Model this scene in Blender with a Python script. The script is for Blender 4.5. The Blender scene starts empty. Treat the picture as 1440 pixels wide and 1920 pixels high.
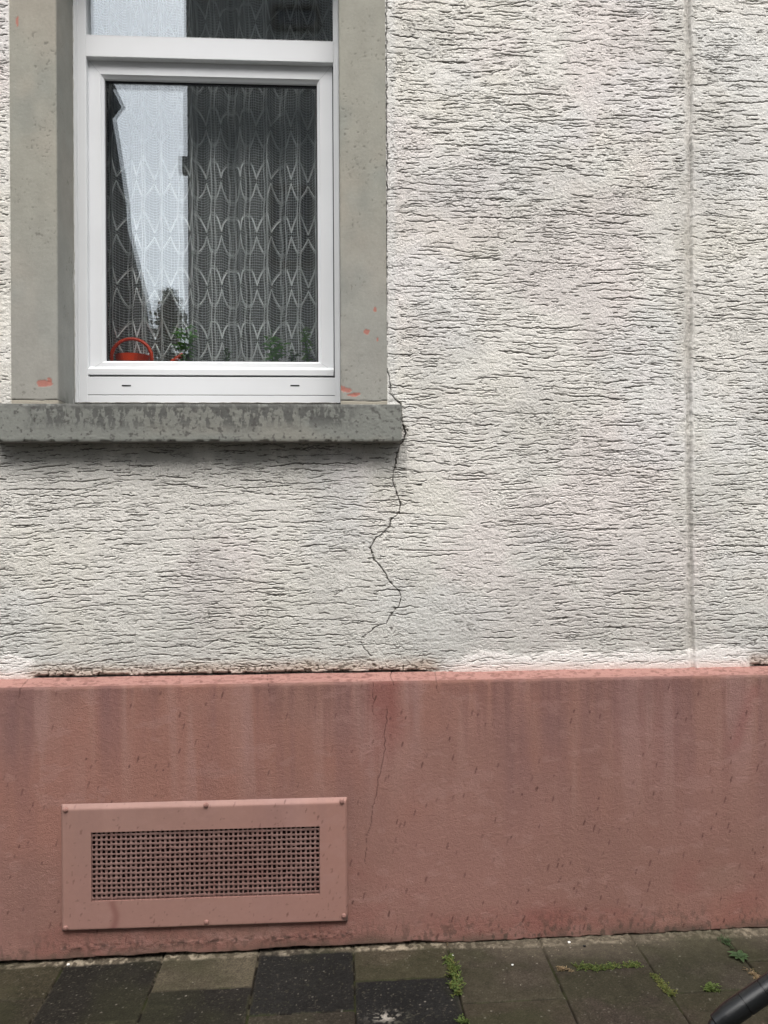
import bpy, bmesh, math, random
import numpy as np
from mathutils import Vector, Matrix
random.seed(7); rng = np.random.default_rng(7)
SC = bpy.context.scene
COL = SC.collection

# ------------------------------------------------------------------ camera
EYE = 1.32; DIST = 2.46; FPX = 1507.0; YAW = math.radians(3.2); ROLL = .0054
cd = bpy.data.cameras.new('camera'); cam = bpy.data.objects.new('camera', cd); COL.objects.link(cam)
cd.sensor_fit = 'VERTICAL'; cd.sensor_height = 24; cd.sensor_width = 18; cd.lens = 24 * FPX / 1920
cd.clip_start = .05; cd.clip_end = 500
F = Vector((math.sin(YAW), math.cos(YAW), 0)); R0 = Vector((math.cos(YAW), -math.sin(YAW), 0)); U0 = Vector((0, 0, 1))
Rv = R0 * math.cos(ROLL) - U0 * math.sin(ROLL); Uv = U0 * math.cos(ROLL) + R0 * math.sin(ROLL)
cam.matrix_world = Matrix(((Rv.x, Uv.x, -F.x, 0), (Rv.y, Uv.y, -F.y, -DIST), (Rv.z, Uv.z, -F.z, EYE), (0, 0, 0, 1)))
SC.camera = cam

# ------------------------------------------------------------------ light: bright overcast day
SUN_EL = math.radians(58); SUN_AZ = math.radians(-12)     # azimuth measured from straight in front of the wall
w = bpy.data.worlds.new('World'); SC.world = w; w.use_nodes = True
nt = w.node_tree; nt.nodes.clear()
out = nt.nodes.new('ShaderNodeOutputWorld'); bg = nt.nodes.new('ShaderNodeBackground')
sky = nt.nodes.new('ShaderNodeTexSky'); sky.sky_type = 'NISHITA'; sky.sun_disc = False
sky.sun_elevation = SUN_EL; sky.sun_rotation = math.pi + SUN_AZ
sky.air_density = 1.0; sky.dust_density = 4.0; sky.ozone_density = 1.0
hs = nt.nodes.new('ShaderNodeHueSaturation'); hs.inputs['Saturation'].default_value = .22
nt.links.new(sky.outputs[0], hs.inputs['Color']); nt.links.new(hs.outputs[0], bg.inputs['Color'])
bg.inputs['Strength'].default_value = .15
nt.links.new(bg.outputs[0], out.inputs[0])
sl = bpy.data.lights.new('sun', 'SUN'); sl.energy = .9; sl.angle = math.radians(50); sl.color = (1, .97, .93)
so = bpy.data.objects.new('sun', sl); COL.objects.link(so)
sd = Vector((math.sin(SUN_AZ) * math.cos(SUN_EL), -math.cos(SUN_AZ) * math.cos(SUN_EL), math.sin(SUN_EL)))
so.rotation_euler = sd.to_track_quat('Z', 'Y').to_euler(); so.location = (0, -6, 8)
SC.view_settings.view_transform = 'Standard'; SC.view_settings.look = 'None'
SC.view_settings.exposure = 1.08; SC.view_settings.gamma = 1
SC.render.engine = 'CYCLES'; SC.cycles.transparent_max_bounces = 24; SC.cycles.max_bounces = 8

# ------------------------------------------------------------------ helpers
def P(px, py, Y):                      # where a sight line through photo pixel (px, py) meets the plane y = Y
    d = F * FPX + Rv * (px - 720) - Uv * (py - 960); t = (Y + DIST) / d.y
    return Vector((d.x * t, Y, EYE + d.z * t))
def X(px, Y, py=400): return P(px, py, Y).x
def Z(py, Y, px=400): return P(px, py, Y).z

def tag(o, label=None, cat=None, group=None, kind=None):
    if label: o['label'] = label
    if cat: o['category'] = cat
    if group: o['group'] = group
    if kind: o['kind'] = kind
    return o
def empty(name, loc=(0, 0, 0)):
    o = bpy.data.objects.new(name, None); COL.objects.link(o); o.location = loc; o.empty_display_size = .1; return o
def link(name, me, parent=None, mats=()):
    o = bpy.data.objects.new(name, me); COL.objects.link(o)
    for m in mats: me.materials.append(m)
    if parent:
        o.parent = parent
        o.matrix_parent_inverse = Matrix.Translation(-world_loc(parent))
    return o
def world_loc(o):
    l = Vector(o.location)
    if o.parent is not None:
        l = world_loc(o.parent) + Vector(o.matrix_parent_inverse.translation) + l
    return l
class MB:
    def __init__(s): s.v = []; s.f = []; s.m = []
    def add(s, vs, fs, mi=0):
        n = len(s.v); s.v += [tuple(v) for v in vs]; s.f += [tuple(n + i for i in f) for f in fs]; s.m += [mi] * len(fs)
    def box(s, a, b, mi=0, bev=0.0):
        bm = bmesh.new(); bmesh.ops.create_cube(bm, size=1)
        for v in bm.verts:
            v.co = Vector([(a[i] + b[i]) / 2 + v.co[i] * (b[i] - a[i]) for i in range(3)])
        if bev: bmesh.ops.bevel(bm, geom=bm.edges[:], offset=bev, segments=2, affect='EDGES', profile=.5)
        bm.verts.index_update(); s.add([v.co for v in bm.verts], [[v.index for v in f.verts] for f in bm.faces], mi); bm.free()
    def tube(s, pts, rad, n=12, mi=0, cap=True):
        pts = [Vector(p) for p in pts]; k = len(pts)
        if not hasattr(rad, '__len__'): rad = [rad] * k
        vs = []; up = None
        for i, p in enumerate(pts):
            t = (pts[min(i + 1, k - 1)] - pts[max(i - 1, 0)]).normalized()
            if up is None: up = t.orthogonal().normalized()
            up = (up - t * up.dot(t)).normalized(); b = t.cross(up)
            for j in range(n):
                a = 2 * math.pi * j / n; vs.append(p + (up * math.cos(a) + b * math.sin(a)) * rad[i])
        fs = [(i * n + j, i * n + (j + 1) % n, (i + 1) * n + (j + 1) % n, (i + 1) * n + j) for i in range(k - 1) for j in range(n)]
        if cap: fs += [tuple(range(n))[::-1], tuple(range((k - 1) * n, k * n))]
        s.add(vs, fs, mi)
    def ring(s, x0, x1, z0, z1, prof, mi=0):      # mitred rectangular frame; prof = [(inset, y)...]
        vs = []
        for i, y in prof: vs += [(x0 + i, y, z0 + i), (x1 - i, y, z0 + i), (x1 - i, y, z1 - i), (x0 + i, y, z1 - i)]
        fs = []
        for k in range(len(prof) - 1):
            for j in range(4): fs.append((k * 4 + j, k * 4 + (j + 1) % 4, k * 4 + 4 + (j + 1) % 4, k * 4 + 4 + j))
        s.add(vs, fs, mi)
    def build(s, name, mats, parent=None, smooth=False):
        me = bpy.data.meshes.new(name); me.from_pydata(s.v, [], s.f); me.update()
        o = link(name, me, parent, mats if isinstance(mats, (list, tuple)) else [mats])
        me.polygons.foreach_set('material_index', s.m)
        if smooth: me.polygons.foreach_set('use_smooth', [True] * len(s.f)); me.set_sharp_from_angle(angle=math.radians(38))
        return o

def sheet(name, X_, Y_, Z_, col, mats, parent=None, keep=None, flip=False, smooth=True, extra=None):
    """a dense surface from 2-D numpy arrays of positions; col = (r, g, b) arrays stored as a point colour"""
    nu, nv = X_.shape
    idx = np.arange(nu * nv).reshape(nu, nv)
    q = np.stack([idx[:-1, :-1], idx[1:, :-1], idx[1:, 1:], idx[:-1, 1:]], -1).reshape(-1, 4)
    if keep is not None: q = q[keep.reshape(-1)]
    if flip: q = q[:, ::-1]
    used = np.zeros(nu * nv, bool); used[q.ravel()] = True
    remap = np.cumsum(used) - 1; q = remap[q]
    co = np.stack([X_.ravel(), Y_.ravel(), Z_.ravel()], -1)[used].astype(np.float32)
    c = np.stack([np.broadcast_to(a, X_.shape).ravel() for a in col] + [np.ones(nu * nv)], -1)[used].astype(np.float32)
    me = bpy.data.meshes.new(name); me.vertices.add(len(co)); me.vertices.foreach_set('co', co.ravel())
    me.loops.add(len(q) * 4); me.loops.foreach_set('vertex_index', q.ravel().astype(np.int32))
    me.polygons.add(len(q)); me.polygons.foreach_set('loop_start', np.arange(0, len(q) * 4, 4, dtype=np.int32))
    me.polygons.foreach_set('loop_total', np.full(len(q), 4, np.int32))
    if smooth: me.polygons.foreach_set('use_smooth', np.ones(len(q), bool))
    me.update(calc_edges=True)
    at = me.attributes.new('tint', 'FLOAT_COLOR', 'POINT'); at.data.foreach_set('color', c.ravel())
    return link(name, me, parent, mats)

# ---- numpy noise
_T = rng.random((256, 256)).astype(np.float32)
def vn(u, v, seed=0):
    u = u + seed * 17.31; v = v + seed * 5.77
    iu = np.floor(u).astype(np.int32); iv = np.floor(v).astype(np.int32)
    fu = (u - iu).astype(np.float32); fv = (v - iv).astype(np.float32)
    fu = fu * fu * (3 - 2 * fu); fv = fv * fv * (3 - 2 * fv)
    a = _T[iu & 255, iv & 255]; b = _T[(iu + 1) & 255, iv & 255]; c = _T[iu & 255, (iv + 1) & 255]; d = _T[(iu + 1) & 255, (iv + 1) & 255]
    return (a * (1 - fu) + b * fu) * (1 - fv) + (c * (1 - fu) + d * fu) * fv
def fbm(u, v, seed=0, o=4, g=.5):
    s = 0; a = 1; n = 0
    for i in range(o): s = s + a * vn(u * 2 ** i, v * 2 ** i, seed + i * 3); n += a; a *= g
    return s / n
def ss(a, b, x): t = np.clip((x - a) / (b - a), 0, 1); return t * t * (3 - 2 * t)
def mix(a, b, t): return [p * (1 - t) + q * t for p, q in zip(a, b)]
def samp(A, u, v):                      # bilinear sample of raster A at fractional indices
    u = np.clip(u, 0, A.shape[0] - 1.001); v = np.clip(v, 0, A.shape[1] - 1.001)
    i = u.astype(int); j = v.astype(int); a = u - i; b = v - j
    return (A[i, j] * (1 - a) + A[i + 1, j] * a) * (1 - b) + (A[i, j + 1] * (1 - a) + A[i + 1, j + 1] * a) * b
def axis(*seg):                         # axis((start, step), (next, step) ..., end)
    o = []
    for k in range(len(seg) - 1):
        a, st = seg[k]; b = seg[k + 1][0] if isinstance(seg[k + 1], tuple) else seg[k + 1]
        n = max(1, int(round((b - a) / st))); o += list(a + (b - a) * np.arange(n) / n)
    return np.array(o + [seg[-1]])
def polydist(x, z, pts, wid):           # (soft) mask of a crack along points, width per point
    best = np.full(x.shape, 9., np.float32)
    for (a, b, wa, wb) in [(pts[i], pts[i + 1], wid[i], wid[i + 1]) for i in range(len(pts) - 1)]:
        m = (x > min(a[0], b[0]) - .03) & (x < max(a[0], b[0]) + .03) & (z > min(a[1], b[1]) - .03) & (z < max(a[1], b[1]) + .03)
        if not m.any(): continue
        xx = x[m]; zz = z[m]; dx = b[0] - a[0]; dz = b[1] - a[1]; L = dx * dx + dz * dz + 1e-12
        t = np.clip(((xx - a[0]) * dx + (zz - a[1]) * dz) / L, 0, 1)
        d = np.hypot(xx - a[0] - t * dx, zz - a[1] - t * dz) / (wa + (wb - wa) * t)
        best[m] = np.minimum(best[m], d)
    return best

# ------------------------------------------------------------------ materials
def mat(name, base=None, rough=.9, attr=False, bump=None, spec=.3, var=0, metal=0, vscale=20):
    m = bpy.data.materials.new(name); m.use_nodes = True; n = m.node_tree; b = n.nodes['Principled BSDF']
    b.inputs['Roughness'].default_value = rough; b.inputs['Specular IOR Level'].default_value = spec; b.inputs['Metallic'].default_value = metal
    tc = n.nodes.new('ShaderNodeTexCoord')
    if attr:
        a = n.nodes.new('ShaderNodeAttribute'); a.attribute_name = 'tint'; src = a.outputs['Color']
    else:
        r = n.nodes.new('ShaderNodeRGB'); r.outputs[0].default_value = (*base, 1); src = r.outputs[0]
    if var:
        t = n.nodes.new('ShaderNodeTexNoise'); t.inputs['Scale'].default_value = vscale; t.inputs['Detail'].default_value = 6
        n.links.new(tc.outputs['Object'], t.inputs['Vector'])
        mr = n.nodes.new('ShaderNodeMapRange'); mr.inputs['From Min'].default_value = .3; mr.inputs['From Max'].default_value = .7
        mr.inputs['To Min'].default_value = 1 - var; mr.inputs['To Max'].default_value = 1 + var
        n.links.new(t.outputs['Fac'], mr.inputs['Value'])
        mx = n.nodes.new('ShaderNodeVectorMath'); mx.operation = 'SCALE'
        n.links.new(src, mx.inputs[0]); n.links.new(mr.outputs[0], mx.inputs['Scale']); src = mx.outputs[0]
    n.links.new(src, b.inputs['Base Color'])
    if bump:
        last = None
        for sc, dist, vec in bump:
            t = n.nodes.new('ShaderNodeTexNoise'); t.inputs['Scale'].default_value = sc; t.inputs['Detail'].default_value = 3
            mp = n.nodes.new('ShaderNodeMapping'); mp.inputs['Scale'].default_value = vec
            n.links.new(tc.outputs['Object'], mp.inputs[0]); n.links.new(mp.outputs[0], t.inputs['Vector'])
            bp = n.nodes.new('ShaderNodeBump'); bp.inputs['Distance'].default_value = dist; bp.inputs['Strength'].default_value = 1
            n.links.new(t.outputs['Fac'], bp.inputs['Height'])
            if last: n.links.new(last.outputs[0], bp.inputs['Normal'])
            last = bp
        n.links.new(last.outputs[0], b.inputs['Normal'])
    return m
M_stucco = mat('scratched_render', rough=.95, attr=True, spec=.12, var=.05, vscale=300, bump=[(420, .0020, (1, 1, 1))])
M_plinth = mat('painted_plinth', rough=.8, attr=True, spec=.2, var=.03, vscale=90, bump=[(430, .0019, (1, 1, 1.3)), (230, .0009, (.7, 1, 1.3))])
M_stone = mat('painted_stone', rough=.85, attr=True, spec=.2, var=.04, vscale=150, bump=[(400, .0004, (1, 1, 1)), (60, .0006, (1, 1, 1))])
M_pave = mat('paving_concrete', rough=.9, attr=True, spec=.12, var=.22, vscale=260, bump=[(500, .0012, (1, 1, 1))])
M_pvc = mat('white_pvc', (.73, .74, .75), rough=.38, spec=.4, var=.03, vscale=5)
M_gap = mat('dark_rubber', (.02, .02, .022), rough=.6)
M_seam = mat('weld_line', (.42, .43, .44), rough=.5)
M_ventpaint = mat('vent_paint', rough=.55, attr=True, spec=.3, var=.03, vscale=60, bump=[(260, .00025, (1, 1, 1))])
M_screw = mat('painted_screw', (.27, .145, .12), rough=.6, var=.15, vscale=200)
M_dark = mat('cavity', (.035, .022, .018), rough=.9, var=.4, vscale=60)
M_room = mat('room_plaster', (.30, .29, .26), rough=.9, var=.05)
M_shelf = mat('window_board', (.45, .45, .43), rough=.5, var=.05)
M_thread = mat('lace_thread', (.92, .93, .91), rough=.9, spec=.1, var=.05)
M_orange = mat('orange_plastic', (.62, .06, .018), rough=.32, spec=.5, var=.05)
M_pot = mat('clay_pot', (.16, .07, .045), rough=.8, var=.1)
M_black = mat('black_coating', (.008, .0085, .009), rough=.30, spec=.5, var=.2, vscale=80, bump=[(300, .0002, (1, 1, 1))])
M_chipw = mat('white_chip', (.75, .74, .70), rough=.7, var=.1)
M_chipd = mat('black_chip', (.012, .012, .012), rough=.6, var=.1)

def leafmat(name, c, var=.35):
    m = mat(name, c, rough=.55, spec=.3, var=var, vscale=45); n = m.node_tree; b = n.nodes['Principled BSDF']
    tr = n.nodes.new('ShaderNodeBsdfTranslucent'); tr.inputs['Color'].default_value = (c[0] * 1.6, c[1] * 1.6, c[2], 1)
    mx = n.nodes.new('ShaderNodeMixShader'); mx.inputs[0].default_value = .3
    n.links.new(b.outputs[0], mx.inputs[1]); n.links.new(tr.outputs[0], mx.inputs[2]); n.links.new(mx.outputs[0], n.nodes['Material Output'].inputs[0])
    return m
M_leaf = leafmat('weed_leaf', (.095, .135, .035)); M_leafy = leafmat('yellow_moss', (.13, .135, .038)); M_leafd = leafmat('dark_leaf', (.05, .085, .035))
M_dry = leafmat('dry_stem', (.26, .19, .11)); M_house = leafmat('house_plant_leaf', (.10, .24, .05)); M_crown = leafmat('tree_leaf', (.035, .06, .025))

M_glass = bpy.data.materials.new('window_glass'); M_glass.use_nodes = True; n = M_glass.node_tree; n.nodes.clear()
o_ = n.nodes.new('ShaderNodeOutputMaterial'); tr = n.nodes.new('ShaderNodeBsdfTransparent'); tr.inputs[0].default_value = (.975, .98, .98, 1)
gl = n.nodes.new('ShaderNodeBsdfGlossy'); gl.inputs['Roughness'].default_value = 0; gl.inputs['Color'].default_value = (.90, .96, 1, 1)
lw = n.nodes.new('ShaderNodeLayerWeight'); lw.inputs[0].default_value = .5; pw = n.nodes.new('ShaderNodeMath'); pw.operation = 'POWER'; pw.inputs[1].default_value = 4
n.links.new(lw.outputs['Facing'], pw.inputs[0]); fr = n.nodes.new('ShaderNodeMath'); fr.operation = 'MULTIPLY_ADD'; fr.inputs[1].default_value = .7; fr.inputs[2].default_value = .088
n.links.new(pw.outputs[0], fr.inputs[0]); mx = n.nodes.new('ShaderNodeMixShader')
n.links.new(fr.outputs[0], mx.inputs[0]); n.links.new(tr.outputs[0], mx.inputs[1]); n.links.new(gl.outputs[0], mx.inputs[2]); n.links.new(mx.outputs[0], o_.inputs[0])

M_gauze = bpy.data.materials.new('sheer_gauze'); M_gauze.use_nodes = True; n = M_gauze.node_tree; n.nodes.clear()
o_ = n.nodes.new('ShaderNodeOutputMaterial'); tr = n.nodes.new('ShaderNodeBsdfTransparent'); df = n.nodes.new('ShaderNodeBsdfDiffuse'); df.inputs[0].default_value = (.8, .82, .79, 1)
tc = n.nodes.new('ShaderNodeTexCoord'); mp = n.nodes.new('ShaderNodeMapping'); mp.inputs['Scale'].default_value = (45, 45, 1.2)
tx = n.nodes.new('ShaderNodeTexNoise'); tx.inputs['Scale'].default_value = 1; mr = n.nodes.new('ShaderNodeMapRange')
mr.inputs['From Min'].default_value = .35; mr.inputs['From Max'].default_value = .7; mr.inputs['To Min'].default_value = .03; mr.inputs['To Max'].default_value = .20
mx = n.nodes.new('ShaderNodeMixShader')
n.links.new(tc.outputs['Object'], mp.inputs[0]); n.links.new(mp.outputs[0], tx.inputs['Vector']); n.links.new(tx.outputs['Fac'], mr.inputs['Value'])
n.links.new(mr.outputs[0], mx.inputs[0]); n.links.new(tr.outputs[0], mx.inputs[1]); n.links.new(df.outputs[0], mx.inputs[2]); n.links.new(mx.outputs[0], o_.inputs[0])

# ================================================================== THE HOUSE FACADE
TRIM_L, TRIM_R = -.975, .149           # outer edges of the window surround
OPEN_L, OPEN_R = -.838, .0065          # clear opening
SILL_T, SILL_B, SILL_Y, SILL_END = 1.643, 1.530, -.06, .189
PL_T, PL_F, PL_Y = .829, .811, -.04    # plinth: back edge of the sloped top, front edge, front face
TOPZ = 3.35
house = empty('house_facade', (0, 0, 0))
tag(house, 'white scratched-plaster house wall with pink base, seen close up', 'house')

# crack path down the plaster (from the window corner to the plinth)
ck = [(725, -40), (725, 60), (724, 200), (726, 340), (724, 480), (725, 560), (724, 640), (724, 690), (730, 705), (732, 722), (731, 738), (740, 748), (751, 757), (753, 785), (757, 800), (761, 812), (758, 824), (749, 835), (745, 850),
      (739, 880), (737, 905), (744, 925), (751, 945), (748, 962), (733, 975), (731, 986), (716, 1001), (703, 1012), (694, 1027), (699, 1042), (711, 1060), (720, 1072), (729, 1088), (738, 1099), (749, 1110), (752, 1121), (748, 1136), (738, 1147), (731, 1156),
      (725, 1169), (706, 1175), (692, 1186), (678, 1195), (677, 1206), (684, 1218), (696, 1230)]
ckw = [.0012] * 7 + [.0014, .0015, .0015, .0015, .0015, .0014, .0016, .0030, .0032, .0026, .0018] + [.0013, .0012, .0010, .0013, .0011, .0012] * 3 + [.0011, .0010, .0010, .0009, .0009, .0008] + [.00045] * 8
r2 = np.random.default_rng(3)
ckp = []; ckw2 = []
cw = [(P(a, b, 0).x, P(a, b, 0).z) for a, b in ck]
for i in range(len(cw) - 1):
    k = max(1, int(np.hypot(cw[i + 1][0] - cw[i][0], cw[i + 1][1] - cw[i][1]) / .009))
    for j in range(k):
        t = j / k; jt = .0013 if j else 0
        ckp.append((cw[i][0] + (cw[i + 1][0] - cw[i][0]) * t + r2.normal() * jt, cw[i][1] + (cw[i + 1][1] - cw[i][1]) * t + r2.normal() * jt))
        ckw2.append((ckw[min(i, len(ckw) - 1)]) * r2.uniform(.35, 1.3))
ckp.append(cw[-1]); ckw2.append(.0008)

# ---- scratched plaster: raster of grooves (metres of depth)
RX0, RZ0, RS = -1.75, .80, .00125
NX, NZ = int((2.1 + 1.75) / RS), int((3.4 - .80) / RS)
gx = (RX0 + np.arange(NX) * RS).astype(np.float32)[:, None]; gz = (RZ0 + np.arange(NZ) * RS).astype(np.float32)[None, :]
G = np.zeros((NX, NZ), np.float32)     # groove depth 0..1
JX = 1.0975                            # the vertical seam in the plaster
def joint_x(z): return JX + .004 * np.sin(z * 3.1) + .0015 * np.sin(z * 17)
def groove(x0, z0, L, slope, wid, dep, jag):
    n = max(4, int(L / RS)); t = np.arange(n) / n
    k = max(3, int(L / .0055)); steps = r2.normal(size=k) * jag
    walk = np.cumsum(steps) * .75 + r2.normal(size=k) * jag * .5; walk -= np.linspace(0, walk[-1] * .8, k)
    zc = z0 + slope * (t - .5) * L + np.interp(t * (k - 1), np.arange(k), walk)
    ww = wid * np.clip(np.minimum(t, 1 - t) * 7, .25, 1) * (1 + .45 * np.interp(t * (k - 1), np.arange(k), r2.uniform(-1, 1, k)))
    i0 = int((x0 - RX0) / RS); H_ = int(.008 / RS)
    for i in range(n):
        ii = i0 + i
        if ii < 0 or ii >= NX: continue
        jc = (zc[i] - RZ0) / RS; j0 = int(jc) - H_; j1 = int(jc) + H_ + 1
        if j0 < 0 or j1 >= NZ: continue
        tt = (_JJ[:2 * H_ + 1] + j0 - jc) * RS / ww[i]
        pr = np.where(tt > 0, 1.15 - tt * 3.0, 1.15 + tt * 1.15)       # steep upper lip, long lower ramp
        c = G[ii, j0:j1]; np.maximum(c, dep * np.clip(pr, 0, 1), out=c)
_JJ = np.arange(64, dtype=np.float32)
def allowed(x, z, L):
    if z > SILL_T + .0 and x + L > TRIM_L and x < TRIM_R:
        return False
    if x < joint_x(z) - .006 < x + L: return False
    return True
def warp(x, z): return .030 * (fbm(np.float64(x) * 2.1, np.float64(z) * 3.0, 23, 2) - .5) + .010 * (fbm(np.float64(x) * 7, np.float64(z) * 9, 24, 2) - .5)
def rows(pitch, lm, ls, lmin, lmax, gapm, wr, dr, jag, skip):
    """courses of scratches side by side, each course bending with a slow drift so neighbours stay parallel"""
    z = PL_T + .012
    while z < 3.38:
        x = RX0 + r2.uniform(0, .05)
        while x < 2.05:
            L = float(np.clip(r2.lognormal(math.log(lm), ls), lmin, lmax))
            x1 = x; dz = r2.normal() * pitch * .42
            x = x + L + float(r2.exponential(gapm)) - .006
            zz = z + dz + float(warp(x1 + L / 2, z))
            sl = (float(warp(x1 + L, z)) - float(warp(x1, z))) / L + r2.normal() * .035
            dn = float(fbm(np.float64(x1) * 5, np.float64(z) * 7, 11, 2))
            if r2.random() > .10 + 1.6 * dn: continue
            if float(fbm(np.float64(x1 + L / 2) * 11, np.float64(z) * 17, 12, 2)) < r2.uniform(.22, .37): continue
            if not allowed(x1, zz, L):
                L *= .35
                if not allowed(x1, zz, L): continue
            if skip:
                a = int((x1 + L / 2 - RX0) / RS); b = int((zz - RZ0) / RS)
                if 0 <= a < NX and 4 <= b < NZ - 4 and G[a, b - 3:b + 4].max() > .25: continue
            groove(x1, zz, L, sl, r2.uniform(*wr), r2.uniform(*dr), jag)
        z += pitch * r2.uniform(.8, 1.2)
rows(.0152, .056, .68, .015, .26, .034, (.0018, .0038), (.55, 1.0), .0015, False)
rows(.0066, .019, .60, .005, .07, .030, (.0012, .0026), (.4, .95), .0016, True)
gxx = np.broadcast_to(gx, G.shape); gzz = np.broadcast_to(gz, G.shape)
# wormy little tears between the grooves
wv = vn(gxx * 85 + 2.6 * vn(gxx * 50, gzz * 90, 5), gzz * 210 + 3.0 * vn(gxx * 110, gzz * 60, 8), 2)
wm = fbm(gxx * 11, gzz * 15, 31, 3)
tears = np.clip(1 - np.abs(wv - .5) * 15, 0, 1) * ss(.48, .62, wm) * .5
del wv
G = np.maximum(G, tears); del tears
lump = fbm(gxx * 45, gzz * 110, 41, 3); grain = vn(gxx * 240, gzz * 260, 6)

def stucco_at(x, z):
    u = (x - RX0) / RS; v = (z - RZ0) / RS
    g = samp(G, u, v); lp = samp(lump, u, v); gr = samp(grain, u, v)
    jx = joint_x(z); dj = x - jx
    edge = np.exp(-(dj / .012) ** 2)
    g = g * (1 - .8 * np.exp(-((dj) / .012) ** 2))
    h = -.0052 * g + .0019 * (lp - .5) + .0014 * (gr - .5) + .004 * (fbm(x * 5, z * 5, 51, 2) - .5)
    jn = fbm(z * 14, x * 0, 215, 3); dj = dj + .006 * (fbm(z * 22, x * 0 + 3, 217, 3) - .5) + .004 * (fbm(x * 90, z * 90, 218, 2) - .5)
    h = h - (.003 + .009 * jn) * np.exp(-((dj + .002) / .008) ** 2) - .0055 * np.exp(-((dj - .006) / .0022) ** 2) + .0040 * np.exp(-((dj - .012) / .005) ** 2)
    # colour
    base = [.725, .698, .648]
    n1 = fbm(x * 2.4, z * 2.9, 61, 4); n2 = fbm(x * 3.1 + 9, z * 3.4, 71, 4); n3 = fbm(x * 5, z * 4.2 + 3, 81, 5)
    c = [np.full(x.shape, b) for b in base]
    c = mix(c, [.70, .61, .60], ss(.52, .70, n1) * .40)                       # pinkish bloom
    c = mix(c, [.69, .705, .71], ss(.56, .70, n2) * .28)                       # cool chalky repairs
    c = mix(c, [.68, .64, .50], ss(.56, .72, fbm(x * 4, z * 5, 91, 4)) * .14)  # yellowish
    c = mix(c, [.47, .455, .43], ss(.52, .70, n3) * .26)                      # grime
    low = ss(1.28, .86, z)
    c = mix(c, [.46, .455, .42], low * .48)
    jp = ss(.64, .72, fbm(x * 150, z * 45, 219, 2)) * np.exp(-((dj) / .013) ** 2); h = h - .001 * jp; c = mix(c, [.30, .28, .25], jp * .5)
    near = ss(.055, .0, np.abs(dj + .012)) * (z > .85)
    c = mix(c, [.42, .40, .37], np.exp(-((dj - .003) / .007) ** 2) * .75 * ss(.25, .5, fbm(x * 0, z * 9, 16, 3)))
    c = mix(c, [.50, .475, .43], near * .55 * ss(.3, .6, fbm(x * 14, z * 6, 15, 3)))
    under = ss(.17, .0, SILL_B - z) * (z < SILL_B + .02) * (x < SILL_END + .02)      # soft shade below the sill, painted into the plaster colour
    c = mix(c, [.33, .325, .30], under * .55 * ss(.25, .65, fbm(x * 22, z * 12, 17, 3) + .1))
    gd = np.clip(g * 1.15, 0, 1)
    c = mix(c, [.130, .120, .105], ss(.20, .60, gd) * .92)                       # groove dirt, with the shade under each lip painted in too
    pit = ss(.80, .9, fbm(x * 130, z * 130, 19, 2)) * ss(.45, .6, fbm(x * 8, z * 8, 20, 2))
    c = mix(c, [.2, .19, .17], pit * .7)
    # bottom band: fresh whitewash to the right, crumbling brown edge to the left
    zb = z - PL_T
    topw = .050 + .030 * (fbm(x * 9, x * 0 + 1.3, 25, 4) - .5) * 2 + .012 * fbm(x * 40, z * 20, 27, 2)
    xr = ss(.27, .42, x) * (1 - ss(1.27, 1.30, x) * ss(1.47, 1.44, x)) + ss(-.90, -.93, x)
    wash = ss(topw + .006, topw - .014, zb + .022 * (fbm(x * 70, z * 130, 233, 3) - .5)) * np.clip(xr, 0, 1)
    h = h * (1 - .35 * wash) + .0025 * wash
    wc = mix([.88, .83, .79], [.80, .62, .56], ss(.03, .0, zb) * .8)
    wash_h = wash * (1 - .75 * ss(.2, .8, gd))
    c = mix(c, wc, np.clip(wash_h, 0, 1) * (.62 + .4 * fbm(x * 30, z * 50, 235, 3)))
    left = ss(.33, .26, x) * ss(-.95, -.90, x) + ss(1.27, 1.30, x) * ss(1.47, 1.44, x)
    crumb = ss(.055, .012, zb + .02 * (fbm(x * 20, z * 30, 29, 3) - .5)) * np.clip(left, 0, 1)
    cc = mix([.50, .40, .31], [.56, .45, .40], fbm(x * 12, z * 12, 33, 3))
    c = mix(c, cc, crumb * .85)
    cp = ss(.60, .72, fbm(x * 150, z * 150, 35, 2)) * crumb
    c = mix(c, [.16, .13, .10], cp * .8); h = h - .003 * cp
    h = h - .006 * crumb * ss(.012, .004, zb) * ss(.4, .5, fbm(x * 22, z * 2, 37, 3))
    gap = .85 * ss(.0055, .0030, zb + .004 * (fbm(x * 30, x * 0, 39, 3) - .5)) * np.clip(ss(.275, .265, x) * ss(-.92, -.90, x) + ss(1.30, 1.31, x), 0, 1)
    c = mix(c, [.085, .078, .07], gap); h = h - .006 * gap
    # the crack
    d = polydist(x, z, ckp, ckw2)
    d = d + 1.1 * (vn(x * 330, z * 330, 221) - .5) * ss(6, 1, d)
    chp = ss(5.5, 2.0, d) * ss(.58, .70, fbm(x * 160, z * 130, 223, 2)); c = mix(c, [.19, .175, .15], chp * .75); h = h - .003 * chp
    cr = ss(1.25, .65, d)
    c = mix(c, [.30, .28, .25], ss(4.5, 1.5, d) * .35)
    c = mix(c, [.045, .041, .036], cr * .85); h = h - .007 * cr
    # plain smear beside the surround, white filler line along it
    sm = ss(.028, .006, np.abs(x - TRIM_R - .012)) * (z > SILL_T)
    c = mix(c, [.66, .655, .63], sm * .5)
    fl_ = ((x < TRIM_L + .001) & (x > TRIM_L - .004) & (z > SILL_T)) * 1.0
    c = mix(c, [.72, .69, .62], fl_ * .7); h = h + .001 * fl_
    return h, c

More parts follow.
